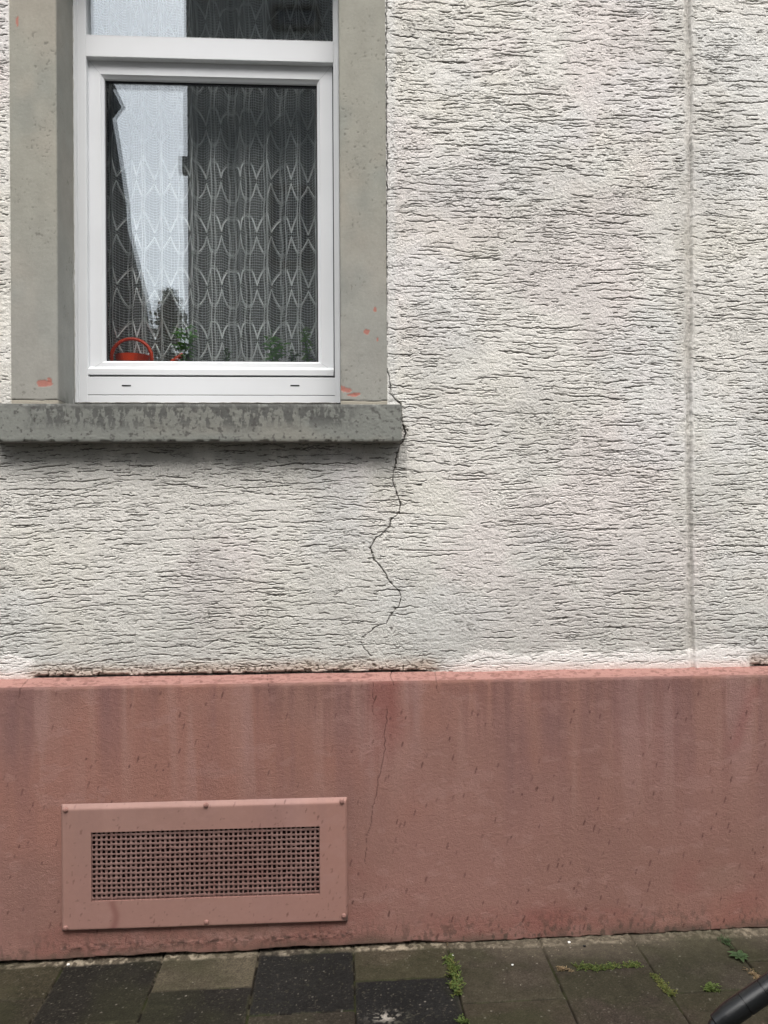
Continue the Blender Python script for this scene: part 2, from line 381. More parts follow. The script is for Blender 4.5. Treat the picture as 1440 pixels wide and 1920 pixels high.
xa = axis((-3.2, .02), (-1.6, .006), (-1.06, .0022), (TRIM_L, .0022), (.12, .0011), (TRIM_R, .0009), (.215, .002), (1.45, .006), (2.0, .02), 4.2)
za = axis((PL_T - .004, .0013), (SILL_T, .0013), (2.93, .008), TOPZ)
XX, ZZ = np.meshgrid(xa, za, indexing='ij')
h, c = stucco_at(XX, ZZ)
xc = (xa[:-1] + xa[1:])[:, None] / 2; zc = (za[:-1] + za[1:])[None, :] / 2
hole = (xc > TRIM_L) & (xc < TRIM_R) & (zc > SILL_T) & (zc < TOPZ - .12)
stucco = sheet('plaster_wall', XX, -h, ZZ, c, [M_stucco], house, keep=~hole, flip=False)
del XX, ZZ, h, c

# ---- plinth
PLC = [.292, .155, .127]
pk = [(726, 1330), (725, 1352), (722, 1375), (721, 1405), (714, 1440), (708, 1470), (703, 1500), (697, 1525), (695, 1545), (687, 1575), (685, 1620)]
pk2 = [(699, 1280), (700, 1340)]; pk3 = [(735, 1250), (737, 1262), (734, 1270), (738, 1285)]; pk4 = [(50, 1268), (38, 1292), (34, 1310)]; pk5 = [(500, 1262), (500, 1285), (505, 1300)]; pk6 = [(818, 1262), (817, 1285), (822, 1300)]; pk7 = [(602, 1728), (598, 1745), (605, 1765), (600, 1782)]
def jit(pts, s=.0016):
    o = []
    cwp = [(P(a, b, PL_Y).x, P(a, b, PL_Y).z) for a, b in pts]
    for i in range(len(cwp) - 1):
        k = max(1, int(np.hypot(cwp[i + 1][0] - cwp[i][0], cwp[i + 1][1] - cwp[i][1]) / .01))
        for j in range(k): o.append((cwp[i][0] + (cwp[i + 1][0] - cwp[i][0]) * j / k + r2.normal() * s, cwp[i][1] + (cwp[i + 1][1] - cwp[i][1]) * j / k))
    return o + [cwp[-1]]
drops = []
for i in range(330):
    x = r2.uniform(-1.1, 1.5); z = PL_F - .01 - r2.random() ** .8 * .78
    drops.append((x, z, r2.uniform(.0018, .0034), r2.uniform(.004, .0115), r2.uniform(.35, .9)))
for i in range(420):
    x = r2.uniform(-1.1, 1.5); drops.append((x, PL_F + r2.uniform(.0, .03), r2.uniform(.003, .008), r2.uniform(.0012, .0028), r2.uniform(.2, .5)))
def spots(x, z, lst, slant=.25):
    m = np.zeros(x.shape, np.float32); xs = x[:, 0]; zs = z[0]
    for (a, b, rx, rz, s) in lst:
        i0, i1 = np.searchsorted(xs, [a - rx * 2 - rz, a + rx * 2 + rz]); 
        if zs[0] < zs[-1]: j0, j1 = np.searchsorted(zs, [b - rz * 1.6, b + rz * 1.6])
        else: j1, j0 = len(zs) - np.searchsorted(zs[::-1], [b - rz * 1.6, b + rz * 1.6])
        if i1 <= i0 or j1 <= j0: continue
        xx = x[i0:i1, j0:j1]; zz = z[i0:i1, j0:j1]
        d = ((xx - a - slant * (zz - b)) / rx) ** 2 + ((zz - b) / rz) ** 2
        m[i0:i1, j0:j1] = np.maximum(m[i0:i1, j0:j1], s * ss(1.3, .6, d))
    return m
def plinth_colour(x, z):
    t = fbm(x * 3, z * 2.2, 5, 4)
    c = [np.full(x.shape, b) for b in PLC]
    c = mix(c, [.250, .136, .108], ss(.35, .75, t) * .6)
    c = mix(c, [.31, .148, .112], ss(.50, .72, fbm(x * 2.3, z * 3, 7, 3)) * .6)
    st = fbm(x * 17, z * 1.1, 9, 4); st2 = fbm(x * 9, z * .9, 13, 3)
    upper = ss(.25, .72, z)
    c = mix(c, [.200, .108, .100], ss(.48, .75, st) * .45 * (.25 + .75 * upper))
    c = mix(c, [.36, .21, .178], ss(.52, .36, st) * ss(.40, .6, st2) * .75 * upper)
    c = mix(c, [.195, .105, .103], ss(.48, .75, st2) * .50 * upper)
    c = mix(c, [.255, .158, .122], ss(.5, .75, fbm(x * 2, z * 3.3, 43, 3)) * .45)         # olive tinge
    c = mix(c, [.235, .09, .075], ss(.075, .015, np.abs(x - .155 + (.8 - z) * .15 - .02 * np.sin(z * 22)) + .02 * (t - .5)) * ss(.50, .76, z) * .75)
    c = mix(c, [.245, .09, .075], np.exp(-((x - .63) / .10) ** 2 - ((z - .075) / .05) ** 2) * .6)
    c = mix(c, [.25, .105, .085], ss(.50, .68, fbm(x * 3.5 + 7, z * 5, 231, 4)) * ss(.40, .12, z) * .5)
    c = mix(c, [.26, .11, .095], np.exp(-((x - 1.27 + (.74 - z) * .35) / .022) ** 2) * ss(.55, .6, z) * ss(.80, .76, z) * .5)
    dl_ = .13 * np.clip(fbm(x * 70, x * 0, 201, 3) - .42, 0, 1) / .3 * (.35 + ss(.45, .6, fbm(x * 5, x * 0, 203, 2)))
    c = mix(c, [.15, .075, .066], ss(0, .012, PL_F - .004 - z) * np.clip(1 - (PL_F - z) / (dl_ + .002), 0, 1) ** .6 * .34)
    sc_ = ss(.63, .70, fbm(x * 17 + z * 9, z * 30 - x * 6, 205, 4)); c = mix(c, [.36, .21, .185], sc_ * .25)
    # mould at the foot
    ml = ss(.13, .0, z) ; mr = ss(.0, .5, x) * .5 + .5
    sp = fbm(x * 120, z * 60, 47, 3); spd = fbm(x * 7, z * 9, 49, 3)
    c = mix(c, [.07, .055, .042], ss(.60, .70, sp + .10 * spd) * ml * mr * .85)
    c = mix(c, [.10, .075, .055], ss(.05, .0, z + .07 * (spd - .5)) * .75)
    c = mix(c, [.10, .07, .055], ss(.45, .6, fbm(x * 16, z * 8, 53, 3)) * ss(.07, .01, z) * ss(.1, .5, x) * .8)
    return c
def ground(x): return .005 + .013 * x

def plinth_at(x, s):
    """s runs down the profile from the wall: 0..CH sloped top, then the face"""
    CH = .044
    z = np.where(s < CH, PL_T - (PL_T - PL_F) * s / CH, PL_F - (s - CH)); y = np.where(s < CH, -s / CH * .04, PL_Y)
    rnd = np.exp(-((s - CH) / .006) ** 2); y = y + .0022 * rnd; z = z - .001 * rnd
    face = ss(CH - .004, CH + .008, s)
    n = .0030 * (fbm(x * 6, z * 6, 57, 3) - .5) + (.0006 * (fbm(x * 85, z * 110, 59, 3) - .5)) + .0007 * (vn(x * 210, z * 230, 4) - .5)
    c = plinth_colour(x, z)
    topc = mix([.36, .195, .165], [.25, .125, .105], ss(.55, .66, fbm(x * 55, s * 160, 63, 3)) * .8)
    c = mix(topc, c, ss(CH - .003, CH + .004, s + .003 * (fbm(x * 50, z * 0, 65, 3) - .5)))
    dm = spots(x, z, drops); c = mix(c, [.105, .048, .040], dm * .95)
    for pts, wd in ((pk, .0011), (pk2, .0008), (pk3, .0014), (pk4, .0011), (pk5, .0008), (pk6, .0007), (pk7, .0008)):
        d = polydist(x, z, jit(pts), [wd] * 400); c = mix(c, [.06, .03, .026], ss(1.3, .5, d) * .6); n = n - .002 * ss(1.3, .6, d)
    # stain under the vent plate
    # frayed foot with a dark gap above the paving
    gz_ = ground(x); zb = z - gz_
    gapd = .010 + .010 * (fbm(x * 14, x * 0 + .5, 67, 3) - .45)
    cut = ss(gapd + .003, gapd - .001, zb) * ss(.35, .1, x)
    c = mix(c, [.02, .015, .012], cut); y = y + .03 * cut
    cut2 = ss(.006, .001, zb + .008 * (fbm(x * 30, x * 0, 69, 3) - .5)) * ss(.1, .35, x)
    c = mix(c, [.12, .10, .08], cut2); y = y + .01 * cut2
    # crumbly ledge under the vent
    cr = np.exp(-((zb - .045) / .010) ** 2) * (x > -.83) * (x < .035)
    n = n + .006 * cr * (fbm(x * 70, z * 90, 73, 3) - .35); c = mix(c, [.09, .055, .045], cr * ss(.52, .62, fbm(x * 90, z * 90, 75, 3)) * .8)
    y = y - n * face; z = z + n * (1 - face)
    return y, z, c
xa = axis((-3.2, .02), (-1.06, .0026), (.10, .0014), (.20, .0026), (1.45, .02), 4.2)
sa = axis((.0, .0016), (.06, .0022), (.905, .01), .96)
XX, SS_ = np.meshgrid(xa, sa, indexing='ij'); y, z, c = plinth_at(XX, SS_)
VX0, VX1, VZ0, VZ1 = -.822, .0195, .0905, .464         # vent plate
GX0, GX1, GZ0, GZ1 = -.7335, -.0625, .179, .382       # its grille opening
xc = (xa[:-1] + xa[1:])[:, None] / 2; zc = (z[:1, :-1] + z[:1, 1:]) / 2
hole = (xc > GX0 - .02) & (xc < GX1 + .02) & (zc > GZ0 - .02) & (zc < GZ1 + .02)
plinth = sheet('plinth', XX, y, z, c, [M_plinth], house, keep=~hole, flip=True)
tag(plinth, 'pink painted plinth with sloped top, rain spots and vertical grime streaks')

# ---- vent cover on the plinth
vent = None
def vent_sheet():
    ux = axis((VX0, .003), (GX0, .003), (GX1, .003), VX1); uz = axis((VZ0, .003), (GZ0, .003), (GZ1, .003), VZ1)
    x, z = np.meshgrid(ux, uz, indexing='ij')
    e = np.minimum(np.minimum(x - VX0, VX1 - x), (z - VZ0)); et = VZ1 - z
    h = .011 * np.minimum(ss(-.0005, .007, e), np.clip((et + .0005) / .014, 0, 1))
    h = h + .0012 * (fbm(x * 7, z * 9, 77, 2) - .5)
    c = plinth_colour(x + 3.3, z + .2)
    c = [q * .5 + .5 * w_ for q, w_ in zip(c, (.36, .21, .175))]
    c = mix(c, [.22, .10, .085], np.exp(-((x + .668 - .006 * np.sin(z * 60)) / .011) ** 2) * ss(GZ0 + .002, GZ0 - .004, z) * .8)
    dl = [(r2.uniform(VX0, VX1), r2.uniform(VZ0, VZ1), r2.uniform(.0015, .003), r2.uniform(.003, .009), r2.uniform(.3, .75)) for _ in range(70)]
    c = mix(c, [.14, .065, .055], spots(x, z, dl))
    spk = ss(.80, .86, fbm(x * 120, z * 120, 79, 2)); c = mix(c, [.1, .05, .04], spk * .4)
    c = mix(c, [.10, .06, .05], ss(.012, .0, z - VZ0) * ss(.4, .6, fbm(x * 30, z * 60, 83, 3)) * .8)
    c = mix(c, [.05, .04, .035], ss(.02, .0, np.hypot(x - VX1, z - VZ0 - .012)) * .9)
    xc_ = (ux[:-1] + ux[1:])[:, None] / 2; zc_ = (uz[:-1] + uz[1:])[None, :] / 2
    hl = (xc_ > GX0) & (xc_ < GX1) & (zc_ > GZ0) & (zc_ < GZ1)
    return sheet('vent_cover', x, PL_Y - .001 - h, z, c, [M_ventpaint], house, keep=~hl)
vent = vent_sheet(); tag(vent, 'flat pink sheet metal vent cover with square-holed grille')
mb = MB(); yb = PL_Y - .0115
for (a, b) in (((GX0 - .0005, yb, GZ0 - .0005), (GX0, PL_Y + .004, GZ1)), ((GX1, yb, GZ0), (GX1 + .0005, PL_Y + .004, GZ1)), ((GX0, yb, GZ1), (GX1, PL_Y + .004, GZ1 + .0005)), ((GX0, yb, GZ0 - .0005), (GX1, PL_Y + .004, GZ0))): mb.box(a, b)
mb.build('opening_edge', M_screw, vent)
# perforated sheet: 47 x 15 square holes
nxh, nzh = 47, 14; px_ = (GX1 - GX0) / nxh; pz_ = px_ * 1.0
ub = []
for i in range(nxh): a = GX0 + i * px_; ub += [a + px_ * .20, a + px_ * .80]
ub = np.array([GX0 - .004] + ub + [GX1 + .004])
nzh = int((GZ1 - GZ0) / pz_) + 1; vb = []
for j in range(nzh): a = GZ1 + .004 - (j + 1) * pz_; vb = [a + pz_ * .20, a + pz_ * .80] + vb
vb = np.array([min(vb[0] - .004, GZ0 - .004)] + vb + [GZ1 + .010])
x, z = np.meshgrid(ub, vb, indexing='ij')
x = x + r2.normal(size=x.shape) * .0007; z = z + r2.normal(size=z.shape) * .0007
ii = np.arange(len(ub) - 1)[:, None]; jj = np.arange(len(vb) - 1)[None, :]
hl = ((ii % 2 == 1) & (jj % 2 == 1))
clog = r2.random(hl.shape) < .002
yy = PL_Y - .0065 + .002 * (fbm(x * 5, z * 8, 87, 2) - .5)
cg = mix([.18, .10, .086], [.25, .155, .135], fbm(x * 9, z * 9, 89, 3)); cg = mix(cg, [.20, .05, .04], ss(.66, .8, fbm(x * 25, z * 25, 93, 2)) * .12)
gr_ = sheet('grille', x, yy, z, cg, [M_ventpaint], vent, keep=~hl | clog, smooth=False)
md = gr_.modifiers.new('thick', 'SOLIDIFY'); md.thickness = .0022; md.offset = 0
mb = MB(); a, b = (GX0 - .03, PL_Y + .003, GZ0 - .03), (GX1 + .03, .16, GZ1 + .03)
q = [(x_, y_, z_) for x_ in (a[0], b[0]) for y_ in (a[1], b[1]) for z_ in (a[2], b[2])]
mb.add(q, [(2, 3, 7, 6), (0, 1, 3, 2), (4, 6, 7, 5), (0, 2, 6, 4), (1, 5, 7, 3)])
mb.build('shaft', M_dark, vent)
for (sx, sy) in ((123, 1519), (386, 1510), (641, 1502), (123, 1740), (387, 1729), (646, 1717)):
    p = P(sx, sy, PL_Y - .012); p.x = min(max(p.x, VX0 + .012), VX1 - .012); p.z = min(max(p.z, VZ0 + .011), VZ1 - .010)
    mb = MB(); nn = 14; prof = [(.0075, .004), (.0075, -.001), (.0066, -.0032), (.0045, -.0048), (.002, -.0052)]
    vs = []
    for r_, dy in prof:
        for k in range(nn): t = 2 * math.pi * k / nn; vs.append((p.x + r_ * math.cos(t), p.y + dy, p.z + r_ * math.sin(t)))
    fs = [(i * nn + k, i * nn + (k + 1) % nn, (i + 1) * nn + (k + 1) % nn, (i + 1) * nn + k) for i in range(4) for k in range(nn)] + [tuple(range(4 * nn, 5 * nn))]
    mb.add(vs, fs); mb.box((p.x - .0045, p.y - .0056, p.z - .0006), (p.x + .0045, p.y - .0050, p.z + .0006))
    mb.build('screw', M_screw, vent, smooth=True)

# ---- window surround: two jambs, lintel, sill
JY = -.002
reds = [(83, 719, .016, .007), (94, 713, .006, .006), (688, 622, .006, .0055), (703, 581, .003, .005), (650, 732, .010, .005), (641, 728, .006, .006), (668, 739, .008, .003), (708, 637, .0018, .004), (33, 40, .003, .010), (660, 741, .010, .003)]
redp = [(P(a, b, 0).x, P(a, b, 0).z, rx * 1.45, rz * 1.45) for a, b, rx, rz in reds]
def jamb(x0, x1, xr, name, left):
    """front face x0..x1, then a reveal running back at xr"""
    uf = axis((0, .0025), abs(x1 - x0)); ur = axis((.004, .004), .17)
    us = np.concatenate([uf, uf[-1] + ur]); za_ = axis((SILL_T - .004, .0025), (2.95, .01), TOPZ - .2)
    U, Zq = np.meshgrid(us, za_, indexing='ij'); W = abs(x1 - x0)
    on = U <= W; d = np.clip(U - W, 0, 1)
    sgn = 1 if left else -1; xs = (x0 if left else x1) + sgn * np.minimum(U, W)
    rr = np.exp(-((U - W) / .004) ** 2) * .0014 * (1 + 1.2 * (fbm(Zq * 60, Zq * 0, 95, 3) - .5))
    y = JY + d + rr; 
    n_ = .0012 * (fbm(xs * 20, Zq * 20, 97, 3) - .5) + .0003 * (vn(xs * 200 + d * 200, Zq * 200, 3) - .5)
    xw = xs - sgn * rr - sgn * 0.0; xw = xw - sgn * n_ * (~on); y = y + n_ * on
    xw = np.where(on, xw, xw); k_ = xs + d
    c = [np.full(U.shape, b) for b in (.305, .296, .252)]
    c = mix(c, [.33, .30, .25], ss(.45, .7, fbm(k_ * 5, Zq * 3, 99, 3)) * .7)
    c = mix(c, [.25, .26, .232], ss(.45, .7, fbm(k_ * 6 + 4, Zq * 4, 101, 4)) * .6)
    c = mix(c, [.29, .295, .28], ss(2.35, 1.8, Zq) * .5)
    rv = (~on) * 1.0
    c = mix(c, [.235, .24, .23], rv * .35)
    c = [a * (.90 + .2 * fbm(k_ * 28, Zq * 20, 225, 4)) for a in c]
    mk = fbm(k_ * 150, Zq * 130, 103, 2); cl = fbm(k_ * 12, Zq * 11, 105, 3)
    pits = ss(.76, .82, mk + .12 * (cl - .5)) * ss(.48, .66, cl)
    c = mix(c, [.15, .14, .12], pits * .55); y = y + .0008 * pits * on
    for (a, b, rx, rz) in redp:
        q_ = ((xs - a) / rx) ** 2 + ((Zq - b) / rz) ** 2 + 1.8 * (fbm(xs * 130, Zq * 130, 107, 3) - .5)
        t = ss(1.15, .85, q_) * on; c = mix(c, [.40, .16, .125], t * .9); y = y + .0007 * t
    ft = Zq - SILL_T; lv = .018 + .004 * (fbm(k_ * 20, k_ * 0, 109, 3) - .5)
    c = mix(c, [.36, .325, .26], ss(lv + .001, lv - .001, ft) * .8)
    ln = ss(.0016, .0007, np.abs(ft - lv)); c = mix(c, [.05, .045, .04], ln * .85 * ss(.3, .45, fbm(k_ * 15, k_ * 0, 113, 2))); y = y + .003 * ln * on
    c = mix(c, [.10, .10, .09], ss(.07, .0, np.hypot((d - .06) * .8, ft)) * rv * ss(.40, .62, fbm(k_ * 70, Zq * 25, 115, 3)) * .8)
    if left:
        wp = ss(.125, .15, d) * ss(.55, .62, fbm(d * 60, Zq * 14, 117, 3)) * ss(.3, .5, fbm(d * 0, Zq * 3, 119, 2)); c = mix(c, [.60, .59, .56], wp * rv * .8)
    o = sheet(name, xw, y, Zq, c, [M_stone], house, flip=not left)
    return o
jamb(TRIM_L, OPEN_L, OPEN_L, 'window_jamb', True)
jamb(OPEN_R, TRIM_R, OPEN_R, 'window_jamb', False)
mb = MB(); mb.box((TRIM_L, JY, TOPZ - .2), (TRIM_R, .17, TOPZ - .02)); lo = mb.build('lintel', mat('lintel_stone', (.38, .36, .31), var=.08), house)

def sill():
    # profile: back-top -> front-top edge -> front face -> underside
    T, B, Yf = SILL_T, SILL_B, SILL_Y
    s = axis((0, .004), (.225, .0016), (.345, .0016), .425)
    xa_ = axis((-1.013, .0022), (SILL_END - .006, .0008), SILL_END)
    U, S = np.meshgrid(xa_, s, indexing='ij')
    y = np.where(S < .225, .165 - S, np.where(S < .338, Yf, Yf + (S - .338)))
    z = np.where(S < .225, T + .004 * (1 - S / .225), np.where(S < .338, T - (S - .225), B))
    chip = .0015 + .003 * ss(.55, .75, fbm(U * 40, S * 0, 121, 3))
    e1 = np.exp(-((S - .225) / .005) ** 2); e2 = np.exp(-((S - .338) / .005) ** 2)
    fc = (S > .225) & (S < .338)
    n_ = .0022 * (fbm(U * 22, z * 22, 123, 4) - .5) + .0006 * (vn(U * 190, z * 190, 7) - .5)
    y = y + e1 * chip + e2 * chip - n_ * fc; z = z - e1 * chip * .6 + e2 * chip * .6
    er = ss(SILL_END - .005, SILL_END, U); y = y + er * .004 * fc
    v = (T - z)                                       # 0 at the top of the face .. .113
    c = [np.full(U.shape, b) for b in (.215, .22, .198)]
    c = mix(c, [.26, .25, .215], ss(.4, .7, fbm(U * 5, z * 8, 125, 3)) * .7)
    # dark weathered paint with pale flaked patches under the window
    dk = ss(-.90, -.85, U + .05 * fbm(U * 20, z * 20, 127, 2)) * ss(.09, -.01, U) 
    band = ss(.092, .045, v + .03 * (fbm(U * 10, z * 4, 129, 3) - .5))
    fl = fbm(U * 95, z * 36, 131, 5, .65) + .10 * (fbm(U * 120, z * 18, 133, 2) - .5)
    rise = .10 * np.exp(-((v - .05) / .026) ** 2)
    pale = ss(.52, .60, fl + rise * .8 - .05 * ss(.02, .0, v)) * .85
    c = mix(c, [.098, .098, .092], dk * band * (1 - pale) * .93)
    c = mix(c, [.19, .195, .175], dk * band * pale * .6)
    c = mix(c, [.12, .12, .112], ss(.020, .002, v + .02 * (fbm(U * 60, z * 10, 135, 3) - .5)) * fc * .75)
    y = y - .0007 * pale * dk * band * fc
    c = mix(c, [.13, .13, .125], ss(.45, .7, fbm(U * 16, z * 18, 137, 3)) * ss(-.70, -.95, U) * ss(.09, .04, v) * ss(-1.1, -.86, U + .1) * .7)
    pt = ss(.66, .76, fbm(U * 105, z * 105, 139, 3)) * fc; c = mix(c, [.08, .075, .07], pt * .75)
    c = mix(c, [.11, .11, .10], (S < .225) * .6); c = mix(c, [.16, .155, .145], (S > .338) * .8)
    o = sheet('window_sill', U, y, z, c, [M_stone], house, flip=True)
    tag(o, 'grey stone sill with dark weathered paint and pale flaked patches')
    M_se = mat('sill_side', (.17, .17, .155), var=.1)
    for e, yf, k in ((SILL_END - .0002, Yf + .004, 1), (-1.0128, Yf, -1)):
        mb = MB(); mb.add([(e, .0, B), (e, .0, T), (e, yf, T - .001), (e, yf, B + .001)], [(0, 1, 2, 3)[::k]]); mb.build('sill_end', M_se, o)
sill()

# ---- the window
FY, SY, GY = .150, .172, .192
FL, FR = OPEN_L + .0025, OPEN_R - .0005
FB = 1.6735; FT = TOPZ - .2
TR_T, TR_B = Z(72, FY), Z(112, FY)
mb = MB()
inn_l = X(163, FY); inn_r = X(626, FY); lo_t = Z(707, FY)
B_ = .0012
mb.box((FL, FY, FB), (inn_l, FY + .07, FT), bev=B_); mb.box((inn_r, FY, FB), (FR, FY + .07, FT), bev=B_)
mb.box((FL + .010, FY - .0025, FB + .012), (FL + .0125, FY + .01, FT), bev=.0006)
mb.box((FL - .001, FY - .004, FB), (FL + .0075, FY + .01, FT), bev=.001)
mb.box((FR - .006, FY - .003, FB), (FR + .0005, FY + .01, FT), bev=.001)
mb.box((FL + .004, FY + .0004, Z(741, FY) + .001), (inn_r + .004, FY + .07, lo_t), bev=B_)
mb.box((FL + .004, FY + .0004, FB), (FR - .002, FY + .07, Z(741, FY) - .0008), bev=.001)
mb.box((inn_l - .002, FY - .001, TR_B), (inn_r + .002, FY + .07, TR_T), bev=.0018)
mb.box((inn_l - .004, FY - .0012, TR_T - .001), (inn_r + .004, FY + .0006, TR_T + .0006), bev=.0003)
mb.box((inn_l, FY + .0, FT - .07), (inn_r, FY + .07, FT))
window = mb.build('window', [M_pvc, M_gap, M_seam], house); tag(window, 'white plastic window with a fixed light above one sash')
mb = MB()
for a in ((FL + .003, FB - .001, FL + .004),): pass
mb.box((FL + .006, FY + .002, FB), (FR, FY + .05, lo_t - .002)); mb.box((inn_l - .02, FY + .052, lo_t - .01), (inn_r + .01, FY + .068, TR_B + .01), 0) if False else None
mb.build('frame_core', M_gap, window)
for sx in (237, 553):
    p = P(sx, 723, FY); mb = MB(); mb.box((p.x - .0145, FY - .0006, p.z - .0022), (p.x + .0145, FY + .004, p.z + .0022), bev=.0005); mb.build('drain_slot', M_gap, window)
mb = MB(); pts = [(OPEN_L + .0015 + r2.uniform(-.0008, .0012), FY - .001, z_) for z_ in np.arange(FB, 2.95, .018)]
mb.tube(pts, [r2.uniform(.0018, .0042) for _ in pts], 6); pts = [(x_, FY - .001, FB - .0005 + r2.uniform(-.0005, .001)) for x_ in np.arange(FL, FR, .016)]
mb.build('sealant', mat('sealant', (.50, .49, .46), var=.2, vscale=60), window, True)
mb = MB(); mb.tube(pts, [r2.uniform(.0012, .003) for _ in pts], 6); mb.build('sealant', mat('dirty_sealant', (.22, .21, .19), var=.3, vscale=60), window, True)
# sash
sl_, sr_ = X(166, SY), X(624.5, SY); sb_, st_ = Z(692, SY), TR_B + .02
gl_, gr_x, gb_, gt_ = X(199, GY), X(595.5, GY), Z(679, GY), Z(157, GY)
wS = (gl_ - sl_)
mb = MB()
for (fx0, fz0, fx1, fz1) in ((0, 0, 0, 0),):
    sx0, sx1, sz0, sz1 = sl_, sr_, sb_ - .006, TR_B + .004
    zi0, zi1 = gb_, gt_
    # mitred ring with separate insets per side
    def loop(l, r, b, t, y): return [(sx0 + l, y, sz0 + b), (sx1 - r, y, sz0 + b), (sx1 - r, y, sz1 - t), (sx0 + l, y, sz1 - t)]
    L_, R_, Bb, Tt = gl_ - sx0, sx1 - gr_x, zi0 - sz0, sz1 - zi1
    prof = [(0, SY + .04), (0, SY + .0015), (.035, SY), (.80, SY), (.87, SY + .004), (.985, SY + .009), (1.0, SY + .012), (1.0, GY + .004)]
    vs = []; fs = []
    for k, (t, y) in enumerate(prof): vs += loop(L_ * t, R_ * t, Bb * t, Tt * t, y)
    for k in range(len(prof) - 1):
        for j in range(4): fs.append((k * 4 + j, k * 4 + (j + 1) % 4, k * 4 + 4 + (j + 1) % 4, k * 4 + 4 + j))
    mb.add(vs, fs, 0)
    # hairline welds on the mitres
    for (ax, az, bx, bz) in ((sx0, sz0, sx0 + L_ * .8, sz0 + Bb * .8), (sx1, sz0, sx1 - R_ * .8, sz0 + Bb * .8), (sx0, sz1, sx0 + L_ * .8, sz1 - Tt * .8), (sx1, sz1, sx1 - R_ * .8, sz1 - Tt * .8)):
        d = Vector((bx - ax, 0, bz - az)).normalized(); nrm = Vector((-d.z, 0, d.x)) * .00045; yq = SY - .0002
        mb.add([Vector((ax, yq, az)) + nrm, Vector((ax, yq, az)) - nrm, Vector((bx, yq, bz)) - nrm, Vector((bx, yq, bz)) + nrm], [(0, 1, 2, 3)], 1)
    # rain rail along the foot
    zt, zb_ = Z(690, SY - .02), Z(703, SY - .02)
    mb.add([(sx0 + .001, SY, zt + .006), (sx1 - .001, SY, zt + .006), (sx0 + .001, SY - .016, zt - .001), (sx1 - .001, SY - .016, zt - .001), (sx0 + .001, SY - .020, zt - .005), (sx1 - .001, SY - .020, zt - .005),
            (sx0 + .001, SY - .020, zb_), (sx1 - .001, SY - .020, zb_), (sx0 + .001, SY + .01, zb_), (sx1 - .001, SY + .01, zb_)],
           [(0, 1, 3, 2), (2, 3, 5, 4), (4, 5, 7, 6), (6, 7, 9, 8), (0, 2, 4, 6, 8), (1, 9, 7, 5, 3)], 0)
sash = mb.build('sash', [M_pvc, M_seam], window)
mb = MB(); mb.box((inn_l, SY + .012, lo_t - .004), (inn_r, SY + .02, sb_ - .004)); mb.box((inn_l + .0003, SY + .0012, lo_t), (sl_ + .001, SY + .02, TR_B)); mb.box((sr_ - .001, SY + .0012, lo_t), (inn_r, SY + .02, TR_B)); mb.build('seal', M_gap, window)
# gasket round the pane
mb = MB(); mb.ring(gl_, gr_x, gb_, gt_, [(-.0005, GY - .002), (.0034, GY - .001), (.0034, GY + .003)]); mb.build('gasket', M_gap, window)
# double glazing: two sheets, the inner one bowed a hair out of true
def pane(name, x0, x1, z0, z1, y, rot):
    bm = bmesh.new(); bmesh.ops.create_cube(bm, size=1)
    for v in bm.verts:
        v.co = Vector((v.co.x * (x1 - x0), v.co.y * .004, v.co.z * (z1 - z0)))
    me = bpy.data.meshes.new(name); bm.to_mesh(me); bm.free()
    R = Matrix.Rotation(rot[0], 4, 'X') @ Matrix.Rotation(rot[1], 4, 'Z')
    me.transform(Matrix.Translation(((x0 + x1) / 2, y, (z0 + z1) / 2)) @ R)
    return link(name, me, window, [M_glass])
pane('pane', gl_ - .006, gr_x + .006, gb_ - .006, gt_ + .006, GY + .005, (0, 0))
pane('pane', gl_ - .006, gr_x + .006, gb_ - .006, gt_ + .006, GY + .023, (.0006, .0034))
ug = TR_T + .004
pane('upper_pane', inn_l - .004, inn_r + .004, TR_T - .004, FT - .05, FY + .022, (0, 0)); pane('upper_pane', inn_l - .004, inn_r + .004, TR_T - .004, FT - .05, FY + .040, (0, .002))
# frame lining behind the glass edge
mb = MB(); mb.ring(gl_ - .001, gr_x + .001, gb_ - .001, gt_ + .001, [(0, GY + .008), (0, GY + .021)]); mb.build('spacer_bar', mat('spacer', (.10, .10, .105), rough=.5), window)

# interior: dark room, window board
mb = MB(); a, b = (-1.6, .22, 1.0), (.9, 4.2, 3.6)
q = [(x_, y_, z_) for x_ in (a[0], b[0]) for y_ in (a[1], b[1]) for z_ in (a[2], b[2])]
mb.add(q, [(2, 3, 7, 6), (0, 1, 3, 2), (4, 6, 7, 5), (0, 2, 6, 4), (1, 5, 7, 3)])
def rect_hole(x0, x1, z0, z1, X0, X1, Z0, Z1, y):
    mb.add([(X0, y, Z0), (X1, y, Z0), (X1, y, Z1), (X0, y, Z1), (x0, y, z0), (x1, y, z0), (x1, y, z1), (x0, y, z1)], [(0, 1, 5, 4), (1, 2, 6, 5), (2, 3, 7, 6), (3, 0, 4, 7)])
rect_hole(FL + .01, FR - .01, FB + .02, FT - .02, -1.6, .9, 1.0, 3.6, .222)
mb.build('room', M_room, house)
mb = MB(); mb.box((FL + .012, .224, 1.735), (FR - .012, .50, 1.765), bev=.003); mb.build('window_board', M_shelf, house)
SHELF = 1.765

